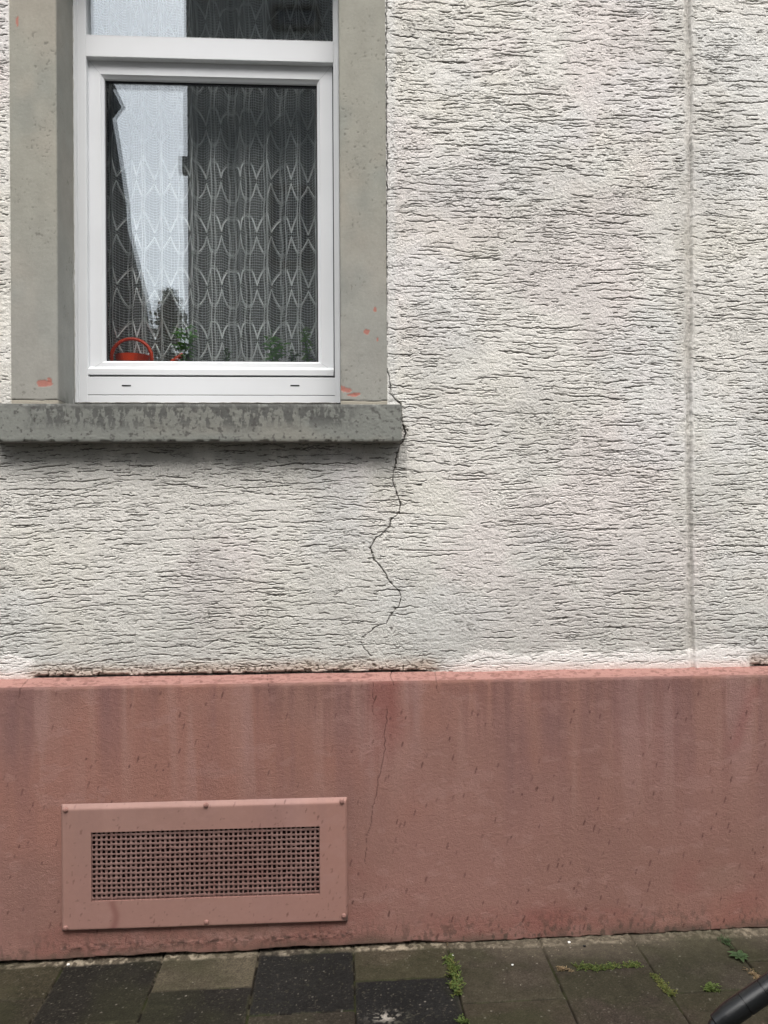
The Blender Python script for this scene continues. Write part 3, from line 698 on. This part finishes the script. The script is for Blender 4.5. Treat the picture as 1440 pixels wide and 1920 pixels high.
# ================================================================== LACE CURTAIN
curt = empty('lace_curtain', (-.4, .335, 1.6)); tag(curt, 'white lace net curtain with rows of pointed leaf motifs behind the glass', 'curtain')
CY = .335
fa = [(.0075, .118, .3), (.0050, .071, 1.7), (.0035, .247, 4.0)]
def cloth(u, v):
    x = -.98 + u * .74; y = CY + 0 * u
    for a_, l_, p_ in fa:
        ph = 2 * math.pi * u / l_ + p_ + .25 * np.sin(v * 1.7 + p_); x = x + a_ * np.sin(ph) * .55; y = y + a_ * 2.3 * np.cos(ph)
    return x, y
U_MAX = 1.55; V0, V1 = 1.70, 3.15
uu = np.linspace(0, U_MAX, 520); vv = np.linspace(V0, V1, 30)
U, V = np.meshgrid(uu, vv, indexing='ij'); x, y = cloth(U, V)
sheet('gauze', x, y + .0015, V, [1, 1, 1], [M_gauze], curt)
PU, PV, V_OFF = .079, .1835, 0.0
_pv, _pf, _nv = [], [], 0
def strand(u, v, r, amp=.0004):
    global _nv
    n = len(u); x, y = cloth(u, v); v = v + amp * np.interp(np.arange(n), np.arange(0, n + 8, 8), r2.normal(size=len(np.arange(0, n + 8, 8))))
    du = np.gradient(x); dv = np.gradient(v); L = np.hypot(du, dv) + 1e-9; nx, nz = -dv / L, du / L
    a = np.stack([x + nx * r, y, v + nz * r], -1); b = np.stack([x - nx * r, y, v - nz * r], -1); c_ = np.stack([x, y - r * 1.4, v], -1)
    P_ = np.stack([a, b, c_], 1).reshape(-1, 3); _pv.append(P_)
    i = np.arange(n - 1) * 3 + _nv
    for p, q in ((0, 1), (1, 2), (2, 0)): _pf.append(np.stack([i + p, i + q, i + q + 3, i + p + 3], -1))
    _nv += n * 3
ROW0 = Z(331, CY)                      # height of one row of leaf tips
def vshape(u):                          # 0 at the leaf tips, 1 between the columns
    t = np.abs(((u / PU) % 1) - .5) * 2; t = 1 - t; q = np.clip(t / .74, 0, 1); return q * (1.25 - .25 * q * q) / 1.0 * (q < 1) + (q >= 1) * 1.0
uf = np.linspace(0, U_MAX, 900)
for k in range(-9, 9):
    zt = ROW0 + k * PV
    if zt < V0 - .1 or zt > V1: continue
    for j, o in enumerate((0, .006, .013)):
        rr = .0009 if j == 0 else .0007
        amp = .056 - .002 * j
        va = zt - .010 + o + amp * vshape(uf); strand(uf, va, rr)               # V: tips down
        vb_ = zt - .018 - .016 - o - amp * vshape(uf) + .016; strand(uf, vb_, rr)  # inverted V
    if True:                            # thicker stitched strokes on the flanks of each leaf tip
        for m in range(int(U_MAX / PU)):
            uc = (m + .0) * PU; 
            for sgn in (1, -1):
                t = np.linspace(0, 1, 14); us_ = uc + sgn * t * PU * .30 + PU * 0; 
                if us_.min() < 0: continue
                strand(us_, zt - .010 + .056 * vshape(us_) + .003, .0024, .0002); strand(us_, zt - .018 - .056 * vshape(us_) - .003, .0015, .0002)
uh = np.linspace(0, U_MAX, 420)
for z_ in np.arange(V0, V1, .0092): strand(uh, np.full(420, z_) + .0008 * np.sin(uh * 31), .00062, .0004)
vh = np.linspace(V0, V1, 60)
for u_ in np.arange(0.004, U_MAX, .0106):
    strand(np.full(60, u_), vh, .00038)
for m in range(int(U_MAX / PU) + 1):
    for o in (.37, .41, .63, .59):
        u_ = (m + o) * PU
        if u_ < U_MAX: strand(u_ + .0032 * np.sin(vh * 2 * math.pi / PV), vh, .0007)
PVv = np.concatenate(_pv); PFf = np.concatenate(_pf)
me = bpy.data.meshes.new('lace_pattern'); me.vertices.add(len(PVv)); me.vertices.foreach_set('co', PVv.astype(np.float32).ravel())
me.loops.add(len(PFf) * 4); me.loops.foreach_set('vertex_index', PFf.astype(np.int32).ravel()); me.polygons.add(len(PFf))
me.polygons.foreach_set('loop_start', np.arange(0, len(PFf) * 4, 4, dtype=np.int32)); me.polygons.foreach_set('loop_total', np.full(len(PFf), 4, np.int32)); me.update(calc_edges=True)
link('lace_pattern', me, curt, [M_thread])
mb = MB(); mb.tube([(-1.0, CY, V1 + .01), (.2, CY, V1 + .01)], .008); mb.build('curtain_rod', M_pvc, curt)

# ================================================================== ON THE WINDOW BOARD
WY = .262
def lathe(mb, cx, cy, prof, n=28, mi=0):
    vs = [(cx + r * math.cos(2 * math.pi * k / n), cy + r * math.sin(2 * math.pi * k / n), z) for r, z in prof for k in range(n)]
    fs = [(i * n + k, i * n + (k + 1) % n, (i + 1) * n + (k + 1) % n, (i + 1) * n + k) for i in range(len(prof) - 1) for k in range(n)]
    mb.add(vs, fs, mi)
can = empty('watering_can', (X(246, WY), WY, SHELF)); tag(can, 'orange plastic watering can with a tall hoop handle behind the glass', 'watering can')
cx = X(247, WY); zr = Z(668, WY); rc = (X(284, WY) - X(222, WY)) / 2
mb = MB(); lathe(mb, cx, WY, [(.0, SHELF + .001), (rc * .80, SHELF + .001), (rc * .95, zr - .03), (rc, zr - .004), (rc + .002, zr), (rc - .004, zr), (rc - .006, zr - .01), (rc - .02, zr - .03), (0, zr - .035)]); mb.build('body', M_orange, can, True)
mb = MB(); pts = []
for k in range(33):
    t = -0.35 + (math.pi + .55) * k / 32; pts.append((cx - .003 + (rc + .006) * 1.10 * math.cos(t), WY, zr - .006 + (Z(633, WY) - zr) * math.sin(t) + .0))
mb.tube(pts, [.0052 + .0012 * abs(math.cos(k / 32 * math.pi)) for k in range(33)], 10); mb.build('handle', M_orange, can, True)
mb = MB(); s0 = Vector((cx + rc * .9, WY - .01, SHELF + .012)); s1 = P(343, 664, WY - .015)
mb.tube([s0, s0.lerp(s1, .5) + Vector((0, 0, -.008)), s1], [.012, .009, .007], 12); mb.build('spout', M_orange, can, True)

def leaf(mb, p, d, up, L, W, mi=0, fold=.2):
    d = d.normalized(); s = d.cross(up).normalized(); n_ = s.cross(d)
    tip = p + d * L - n_ * L * .18; m1 = p + d * L * .35; m2 = p + d * L * .7 - n_ * L * .05
    mb.add([p, m1 + s * W * .5 + n_ * W * fold, m2 + s * W * .38 + n_ * W * fold * .5, tip, m2 - s * W * .38 + n_ * W * fold * .5, m1 - s * W * .5 + n_ * W * fold, m1, m2],
           [(0, 1, 6), (1, 2, 7, 6), (2, 3, 7), (0, 6, 5), (6, 7, 4, 5), (7, 3, 4)], mi)
def pot_plant(px, ptop, width, lab, nst, seed, mleaf=M_house, py_y=.268, lsz=.029, pots=True):
    rnd = random.Random(seed); cx = X(px, py_y); zt = Z(ptop, py_y)
    t = empty('potted_plant', (cx, py_y, SHELF)); tag(t, lab, 'plant', 'potted plants on the window board')
    mb = MB(); lathe(mb, cx, py_y, [(0, SHELF + .001), (.024, SHELF + .001), (.031, SHELF + .028), (.034, SHELF + .028), (.034, SHELF + .036), (.030, SHELF + .036), (.028, SHELF + .03), (0, SHELF + .03)], 20); mb.build('pot', M_pot, t, True)
    sb = MB(); lb = MB(); z0 = SHELF + .03
    for k in range(nst):
        a = rnd.uniform(0, 6.28); top = Vector((cx + width * .5 * math.cos(a) * rnd.uniform(.1, 1), py_y + .03 * math.sin(a), z0 + (zt - z0) * rnd.uniform(.6, 1))); b0 = Vector((cx + rnd.uniform(-.01, .01), py_y, z0))
        mid = b0.lerp(top, .5) + Vector((rnd.uniform(-.008, .008), 0, .008)); sb.tube([b0, mid, top], [.0014, .0011, .0007], 5)
        for j in range(9):
            f = rnd.uniform(.25, 1); q = b0.lerp(mid, f * 2) if f < .5 else mid.lerp(top, f * 2 - 1); an = rnd.uniform(0, 6.28)
            leaf(lb, q, Vector((math.cos(an), math.sin(an) * .7, rnd.uniform(-.2, .7))), Vector((0, -.5, 1)), lsz * rnd.uniform(.6, 1.25), lsz * rnd.uniform(.45, .75))
    sb.build('stem', M_house, t); lb.build('foliage', mleaf, t)
pot_plant(345, 610, .075, 'leafy green pot plant beside the orange spout', 11, 1)
pot_plant(514, 618, .060, 'pot plant with one broad leaf leaning right, middle of the pane', 5, 2, lsz=.034)
pot_plant(573, 612, .050, 'upright narrow pot plant in the right corner of the pane', 5, 3, mleaf=leafmat('pale_leaf', (.13, .24, .07)), lsz=.026)
pot_plant(425, 650, .085, 'low dark pot plant barely showing above the frame', 5, 4, mleaf=M_leafd, lsz=.018)
pot_plant(548, 655, .05, 'short dark pot plant between the two tall ones', 4, 5, mleaf=M_leafd, lsz=.018)

# ================================================================== PAVING
XJ = [-.812 + .2826 * k for k in range(-9, 14)]
COLR = {-1: [None, .64], }
def row_bounds(ci):                    # joints across column ci, half bond
    base = -.335 if ci % 2 == 0 else -.207
    return base
tones = {(-1, 0): (.060, .055, .036), (-1, 1): (.052, .047, .034), (0, 0): (.0255, .0245, .021), (0, 1): (.03, .028, .024), (1, 0): (.118, .106, .078), (1, 1): (.0255, .0245, .022),
         (2, 0): (.0235, .024, .0235), (2, 1): (.05, .045, .036), (3, 0): (.082, .072, .052), (3, 1): (.021, .022, .0225),
         (4, 0): (.074, .065, .052), (4, 1): (.066, .055, .044), (5, 0): (.072, .064, .052), (5, 1): (.060, .051, .042), (6, 0): (.066, .060, .048), (6, 1): (.060, .050, .040), (7, 0): (.064, .056, .046), (7, 1): (.062, .052, .04)}
rt = random.Random(5)
def tone(ci, rj):
    if (ci, rj) in tones: return tones[(ci, rj)]
    r_ = random.Random(ci * 131 + rj * 17); k = r_.uniform(.05, .075) if r_.random() < .75 else .024
    return (k * 1.05, k * .93, k * .76)
def pave_at(x, y):
    ci = np.floor((x + .812) / .2826).astype(int)
    wob = .0022 * (fbm(x * 14, y * 14, 151, 3) - .5)
    fx = ((x + .812 + wob) / .2826) % 1; dxj = np.minimum(fx, 1 - fx) * .2826
    b0 = np.where(ci % 2 == 0, -.335, -.207); q = (b0 - (y + wob)) / .2826; rj = np.ceil(q).astype(int); rj = np.maximum(rj, 0); fy = q % 1; dyj = np.minimum(fy, 1 - fy) * .2826
    dyj = np.where((y > b0) & (b0 - y < -.14), .1, dyj)
    jd = np.minimum(dxj, dyj)
    wide = .0016 + .0016 * fbm(x * 9, y * 9, 153, 2)
    jm = ss(wide + .0016, wide - .0004, jd)
    c = [np.zeros(x.shape) for _ in range(3)]
    for k_ in np.unique(ci):
        for r_ in np.unique(rj[ci == k_]):
            m = (ci == k_) & (rj == r_); t = tone(int(k_), int(r_))
            for i in range(3): c[i][m] = t[i]
    tilt = .003 * (vn(ci * 3.7, rj * 2.9, 155) - .5)
    n1 = fbm(x * 9, y * 9, 157, 4); 
    c = [a * (.72 + .56 * n1) for a in c]
    ag = vn(x * 330, y * 330, 159); ag2 = vn(x * 520, y * 520, 161)
    c = [a * (.66 + .68 * ag) for a in c]
    c = mix(c, [.20, .185, .15], ss(.72, .84, fbm(x * 190, y * 190, 227, 2)) * .35)
    c = mix(c, [.33, .31, .26], ss(.93, .97, vn(x * 210, y * 210, 163)) * .45)
    # greenish algae
    c = mix(c, [.055, .058, .032], ss(.5, .72, fbm(x * 5 + 2, y * 5, 165, 3)) * .35)
    c = mix(c, [.10, .09, .07], ss(.012, .002, jd) * ss(.45, .65, fbm(x * 50, y * 50, 211, 3)) * .4)
    c = mix(c, [.016, .013, .010], jm * .9)
    c = mix(c, [.05, .06, .025], jm * ss(.5, .6, fbm(x * 25, y * 25, 213, 3)) * .8)
    c = mix(c, [.11, .10, .075], jm * ss(.55, .65, fbm(x * 40, y * 40, 167, 3)) * ss(.1, -.2, x) * .9)
    h = -.006 * jm + tilt + .0008 * (ag - .5) + .0022 * (fbm(x * 7, y * 7, 169, 2) - .5)
    # mortar and grit along the foot of the wall
    dw = -y - .040
    lim = np.where(x < .12, .014, .020 + .018 * ss(.25, .6, x)) + .016 * (fbm(x * 18, x * 0, 171, 4) - .5)
    mo = ss(lim + .006, lim - .003, dw) * (.45 + .55 * ss(.38, .55, fbm(x * 8, x * 0, 173, 3)))
    mcol = mix([.50, .45, .36], [.15, .13, .10], ss(.35, .6, fbm(x * 90, y * 90, 175, 3)))
    c = mix(c, mcol, mo * .85); h = h + mo * (.0035 + .010 * (fbm(x * 70, y * 70, 177, 3) - .5))
    grit = ss(.80, .88, fbm(x * 170, y * 170, 179, 2)) * ss(.12, .02, dw) * ss(.2, .5, x); c = mix(c, [.75, .68, .55], grit * .8); h = h + .002 * grit
    mk = ss(.16, .03, dw) * ss(.3, .6, x); c = mix(c, [.17, .155, .12], mk * .55)
    # pale splash on the black slab
    sp_ = np.exp(-((x - .117) / .036) ** 2 - ((y + .372) / .020) ** 2) * ss(.52, .60, fbm(x * 130, y * 130, 181, 2)); c = mix(c, [.55, .54, .50], sp_ * .9)
    return h, c
dots = [(r2.uniform(-1.05, 1.4), -.05 - r2.random() * .42, r2.uniform(.0012, .0028), r2.uniform(.0012, .0028), r2.uniform(.4, 1)) for _ in range(210)]
xa = axis((-3.2, .02), (-1.06, .0024), (1.42, .02), 4.2); ya = -axis((.012, .0024), (.46, .012), 3.0)
XX, YY = np.meshgrid(xa, ya, indexing='ij'); h, c = pave_at(XX, YY)
xo = (XX[:, :1] * 0 + 1) * XX; dm = np.zeros(XX.shape, np.float32)
for (a, b, rx, rz, s) in dots:
    i0, i1 = np.searchsorted(xa, [a - rx * 2, a + rx * 2]); j0, j1 = np.searchsorted(-ya, [-b - rz * 2, -b + rz * 2])
    if i1 > i0 and j1 > j0:
        d = ((XX[i0:i1, j0:j1] - a) / rx) ** 2 + ((YY[i0:i1, j0:j1] - b) / rz) ** 2; dm[i0:i1, j0:j1] = np.maximum(dm[i0:i1, j0:j1], s * ss(1.6, .7, d))
c = mix(c, [.52, .50, .45], dm * .6)
c = [a * k for a, k in zip(c, (.60, .56, .52))]
c = mix(c, [.028, .030, .014], ss(.42, .68, fbm(XX * 6, YY * 8, 207, 4)) * .45 * ss(.018, .03, c[0]))
c = [a * (.80 + .42 * fbm(XX * 60, YY * 60, 209, 3)) for a in c]
pv = sheet('pavement', XX, YY, ground(XX) + h, c, [M_pave], None, flip=True); tag(pv, kind='structure')
mb = MB()
def strip(y0, y1, z0, z1, mi=0): mb.add([(-60, y0, z0), (60, y0, z0), (60, y1, z1), (-60, y1, z1)], [(0, 3, 2, 1)], mi)
M_road = mat('asphalt', (.05, .05, .052), rough=.85, var=.2, vscale=60, bump=[(200, .003, (1, 1, 1))]); M_kerb = mat('kerb_stone', (.25, .24, .22), var=.15, bump=[(80, .002, (1, 1, 1))])
M_gr = mat('far_ground', (.07, .08, .05), var=.2, vscale=2)
mb.box((-3.2, -3.14, -.2), (4.2, -3.003, .03), bev=.01); kb = mb.build('kerb', M_kerb); tag(kb, kind='structure')
mb = MB(); strip(-3.13, -7.6, -.10, -.10); rd = mb.build('road', M_road); tag(rd, kind='structure')
mb = MB(); mb.add([(-150, 60, -.16), (150, 60, -.16), (150, -150, -.16), (-150, -150, -.16)], [(0, 3, 2, 1)]); gd = mb.build('ground', M_gr); tag(gd, kind='structure')
mb = MB(); mb.box((-30, -9.0, -.2), (30, -7.6, .02)); fp = mb.build('far_pavement', M_kerb); tag(fp, kind='structure')

# ---- weeds in the joints
def Gp(px, py):
    d = F * FPX + Rv * (px - 720) - Uv * (py - 960); t = (-EYE + .005) / (d.z - .013 * d.x); return Vector((0, -DIST, EYE)) + d * t
def weed(name, pts, n, spread, hgt, lsz, m, label, cat, seed, slim=.4, m2=None):
    rnd = random.Random(seed); w0 = [Gp(*p) for p in pts]; c0 = sum(w0, Vector()) / len(w0)
    t = empty(name, c0); tag(t, label, cat, 'weeds in the paving joints')
    lb = MB(); sb = MB()
    for k in range(n):
        f = rnd.random() * (len(w0) - 1) if len(w0) > 1 else 0; i = min(int(f), len(w0) - 2) if len(w0) > 1 else 0
        q = w0[i].lerp(w0[i + 1], f - i) if len(w0) > 1 else w0[0].copy()
        sp2 = spread * (.5 + .8 * abs(math.sin(f * 5 + seed)))
        q = q + Vector((rnd.gauss(0, sp2), rnd.gauss(0, sp2 * .8), 0)); q.z = ground(q.x) - .002
        hh = hgt * rnd.uniform(.3, 1.1); tip = q + Vector((rnd.gauss(0, hh * .5), rnd.gauss(0, hh * .5), hh)); sb.tube([q, tip], [.0006, .0004], 4, cap=False)
        for j in range(4):
            b = q.lerp(tip, rnd.uniform(.2, 1)); an = rnd.uniform(0, 6.28)
            leaf(lb, b, Vector((math.cos(an), math.sin(an), rnd.uniform(-.1, .9))), Vector((0, 0, 1)), lsz * rnd.uniform(.5, 1.3), lsz * slim * rnd.uniform(.7, 1.3), 1 if m2 and rnd.random() < .3 else 0)
    lb.build('leaves', [m] + ([m2] if m2 else []), t); sb.build('stems', M_dry if m is M_dry else m, t)
weed('grass_weed', [(843, 1800), (850, 1822), (852, 1845), (858, 1868)], 125, .006, .022, .011, M_leaf, 'bright green weed running along the joint right of the speckled black slab', 'weed', 11, .35, M_leafy)
weed('moss_tuft', [(1080, 1815), (1100, 1812), (1125, 1818), (1150, 1812), (1180, 1812), (1196, 1810)], 210, .0075, .010, .006, M_leaf, 'long flat cushion of bright green weed along a cross joint', 'weed', 12, .5, M_leafy)
weed('dry_tuft', [(1048, 1816), (1070, 1822)], 26, .005, .008, .010, M_dry, 'small dry straw-coloured tuft at the left end of the green cushion', 'weed', 13, .2)
weed('moss_strip', [(1225, 1828), (1238, 1842), (1250, 1858), (1262, 1866)], 130, .006, .009, .006, M_leafy, 'yellowish moss strip filling a slanting joint', 'moss', 14, .5, M_leaf)
weed('small_weed', [(1325, 1858), (1335, 1853), (1345, 1860)], 34, .004, .014, .009, M_leaf, 'tiny bright green weed just left of the black tube', 'weed', 15, .45)
weed('grass_sprig', [(1357, 1760), (1368, 1778)], 22, .006, .014, .012, M_leafd, 'thin dark grass sprig between wall foot and broad-leaved weed', 'weed', 16, .18)
weed('dry_root', [(1405, 1820), (1420, 1836)], 22, .005, .008, .012, M_dry, 'dry brown rootlets in the joint behind the black tube', 'weed', 17, .15)
weed('grass_weed', [(866, 1912), (868, 1922)], 18, .005, .012, .009, M_leaf, 'green weed cut off by the bottom edge of the picture', 'weed', 18, .4)
weed('dry_tuft', [(846, 1762), (838, 1770)], 12, .006, .010, .008, M_dry, 'sparse dry sprig against the wall foot above the bright green weed', 'weed', 19, .2)
c0 = Gp(1386, 1796); t = empty('broadleaf_weed', c0); tag(t, 'flat rosette of broad dark green leaves in a joint', 'weed', 'weeds in the paving joints'); lb = MB()
for k in range(9):
    an = k * .73 + .2; leaf(lb, c0 + Vector((0, 0, .003)), Vector((math.cos(an), math.sin(an), .28)), Vector((0, 0, 1)), .030 * (1 + .25 * math.sin(k * 2.3)), .016)
lb.build('leaves', M_leafd, t)

# ---- loose chips
def chip(px, py, s, m, name, label, seed):
    rnd = random.Random(seed); c_ = Gp(px, py); bm = bmesh.new(); bmesh.ops.create_icosphere(bm, subdivisions=1, radius=1)
    for v in bm.verts: v.co = Vector((v.co.x * s * rnd.uniform(.7, 1.1), v.co.y * s * .8 * rnd.uniform(.7, 1.1), v.co.z * s * .55 * rnd.uniform(.7, 1.1)))
    me = bpy.data.meshes.new(name); bm.to_mesh(me); bm.free(); o = link(name, me, None, [m]); o.location = c_ + Vector((0, 0, s * .5 + .001)); tag(o, label, 'stone chip', 'loose chips on the paving')
chip(1067, 1769, .0065, M_chipw, 'stone_chip', 'white stone chip at the wall foot above the long green cushion', 1)
chip(1096, 1776, .006, M_chipd, 'stone_chip', 'black chip lying right of the white chip at the wall foot', 2)
chip(128, 1811, .006, M_chipw, 'stone_chip', 'white chip at the wall foot under the left end of the vent', 3)
chip(961, 1811, .0045, M_chipw, 'stone_chip', 'white chip alone in the middle of a brown slab', 4)
chip(849, 1793, .0035, M_chipw, 'stone_chip', 'tiny white chip at the top of the bright green weed', 5)

# ================================================================== BLACK TUBE (lower right corner)
tb = empty('tube_rail', (1.2, -.95, 0)); tag(tb, 'black coated tube with ring joints slanting up out of the corner', 'rail')
TY = -.95
def TP(px, py): return P(px, py, TY)
a0 = TP(1336, 1924); a1 = TP(1500, 1812); ax = (a1 - a0); Lt = ax.length; ax.normalize(); rT = .0215
mb = MB(); pts = []; rad = []
s_ = 0
for s_, r_ in ((.006, .012), (.008, .0165), (.022, .0185), (.034, .0205), (.036, rT - .001), (.045, rT), (.0735, rT), (.074, rT - .0014), (.0755, rT - .0014), (.076, rT), (.118, rT), (.1185, rT - .0014), (.120, rT - .0014), (.1205, rT), (.150, rT), (.1505, rT - .0012), (.152, rT - .0012), (.1525, rT), (.36, rT)):
    pts.append(a0 + ax * s_); rad.append(r_)
end = a0 + ax * .36
mb.tube(pts, rad, 36); mb.build('tube', M_black, tb, True)
mb = MB(); mb.tube([a0 - ax * .006, a0 - ax * .002, a0 + ax * .005, a0 + ax * .0125], [.006, .010, .0115, .0115], 24); mb.build('end_cap', M_black, tb, True)
mb = MB(); mb.tube([end + Vector((-.01, .02, .0)), Vector((end.x + .0, TY + .02, .012))], .018, 20); mb.box((end.x - .06, TY - .04, ground(end.x) + .001), (end.x + .06, TY + .08, .035), bev=.002); mb.build('post', M_black, tb)

# ================================================================== ACROSS THE STREET (mirrored in the panes)
OY = -9.0; VY = 2 * (GY + .01) - OY
def O(px, py): p = P(px, py, VY); return (p.x, p.z)
M_f1 = mat('grey_render', (.20, .20, .195), rough=.9, var=.12, vscale=3); M_f2 = mat('slate', (.035, .037, .042), rough=.6, var=.3, vscale=6); M_f3 = mat('dark_glass', (.02, .022, .025), rough=.05, spec=.6); M_f4 = mat('brown_render', (.10, .09, .08), rough=.9, var=.15, vscale=3)
ex = O(352, 300)[0]
hb = empty('terrace_house', (4, OY, 0)); tag(hb, 'grey rendered house across the street, mirrored in the right of the panes', 'house')
mb = MB(); mb.box((ex, OY - 8, -.15), (11.5, OY, 9.6)); mb.build('wall', M_f1, hb)
mb = MB(); mb.add([(ex - .1, OY + .3, 9.6), (11.7, OY + .3, 9.6), (11.7, OY - 4, 12.4), (ex - .1, OY - 4, 12.4), (ex - .1, OY - 8.3, 9.6), (11.7, OY - 8.3, 9.6)], [(0, 1, 2, 3), (3, 2, 5, 4), (0, 3, 4), (1, 5, 2)]); mb.build('roof', M_f2, hb)
mb = MB(); gz0 = O(350, 330)[1]; mb.box((ex - .06, OY, gz0), (ex + .03, OY + .1, gz0 + .24)); mb.build('bracket', M_f1, hb)
for (u0, v0, u1, v1) in ((508, 350, 592, 500), (512, 14, 602, 62)):
    (wx0, wz1), (wx1, wz0) = O(u0, v0), O(u1, v1)
    for k in range(3):
        dx = k * 2.6
        f = MB(); f.ring(wx0 + dx, wx1 + dx, wz0, wz1, [(0, OY + .05), (.06, OY + .05), (.06, OY + .01)]); fo = f.build('window', M_f4, hb)
        g = MB(); g.box((wx0 + .06 + dx, OY + .005, wz0 + .06), (wx1 - .06 + dx, OY + .02, wz1 - .06)); g.build('window_pane', M_f3, fo)
dk = MB(); dk.box((ex + 1.2, OY + .003, 0), (ex + 2.2, OY + .05, 2.1)); dk.build('door', M_f2, hb)
gp = [O(209, 148), O(229, 190), O(221, 199), O(208, 190), O(216, 236), O(237, 368), O(241, 422), O(277, 567), O(300, 760)]
hl_ = empty('gabled_house', (-6, OY, 0)); tag(hl_, 'dark house with steep roof edge across the street, mirrored at left of the sash', 'house')
poly = [(gp[0][0] - .9, gp[0][1] + 1.4)] + gp + [(gp[-1][0], -.15), (-11, -.15), (-11, gp[0][1] + 2.6), (gp[0][0] - 1.8, gp[0][1] + 2.6)]
mb = MB(); n = len(poly); mb.add([(a, OY - .2, b) for a, b in poly] + [(a - 3.6, OY - 6, b) for a, b in poly], [tuple(range(n))[::-1], tuple(range(n, 2 * n))] + [(i, (i + 1) % n, n + (i + 1) % n, n + i) for i in range(n)]); mb.build('wall', M_f2, hl_)
tx_, tz_ = O(298, 548); tree = empty('tree', (tx_ * 1.25, OY - 4, 0)); tag(tree, 'dark leafy tree between the two houses across the street, mirrored in the sash', 'tree')
bx = tx_ * 1.25; tz2 = 1.32 + (tz_ - 1.32) * (VY + 4 + DIST) / (VY + DIST)
mb = MB(); mb.tube([(bx, OY - 4, -.15), (bx + .1, OY - 4, 2.2), (bx, OY - 4, tz2 - .8)], [.18, .13, .04]); mb.build('trunk', M_f4, tree)
mb = MB(); rr = random.Random(4)
for k in range(5200):
    a = rr.uniform(0, 6.28); e = rr.uniform(-1, 1); r_ = (rr.random() ** .5); hh = (e * .5 + .5)
    wdt = (1.25 * (1 - hh) + .10) * (1 + .3 * math.sin(a * 3 + hh * 9)); q = Vector((bx + math.cos(a) * r_ * wdt, OY - 4 + math.sin(a) * r_ * wdt, 1.6 + hh * (tz2 - 1.6)))
    leaf(mb, q, Vector((rr.gauss(0, 1), rr.gauss(0, 1), rr.gauss(0, 1))), Vector((rr.gauss(0, 1), .2, 1)), .12, .07)
mb.build('crown', M_crown, tree)
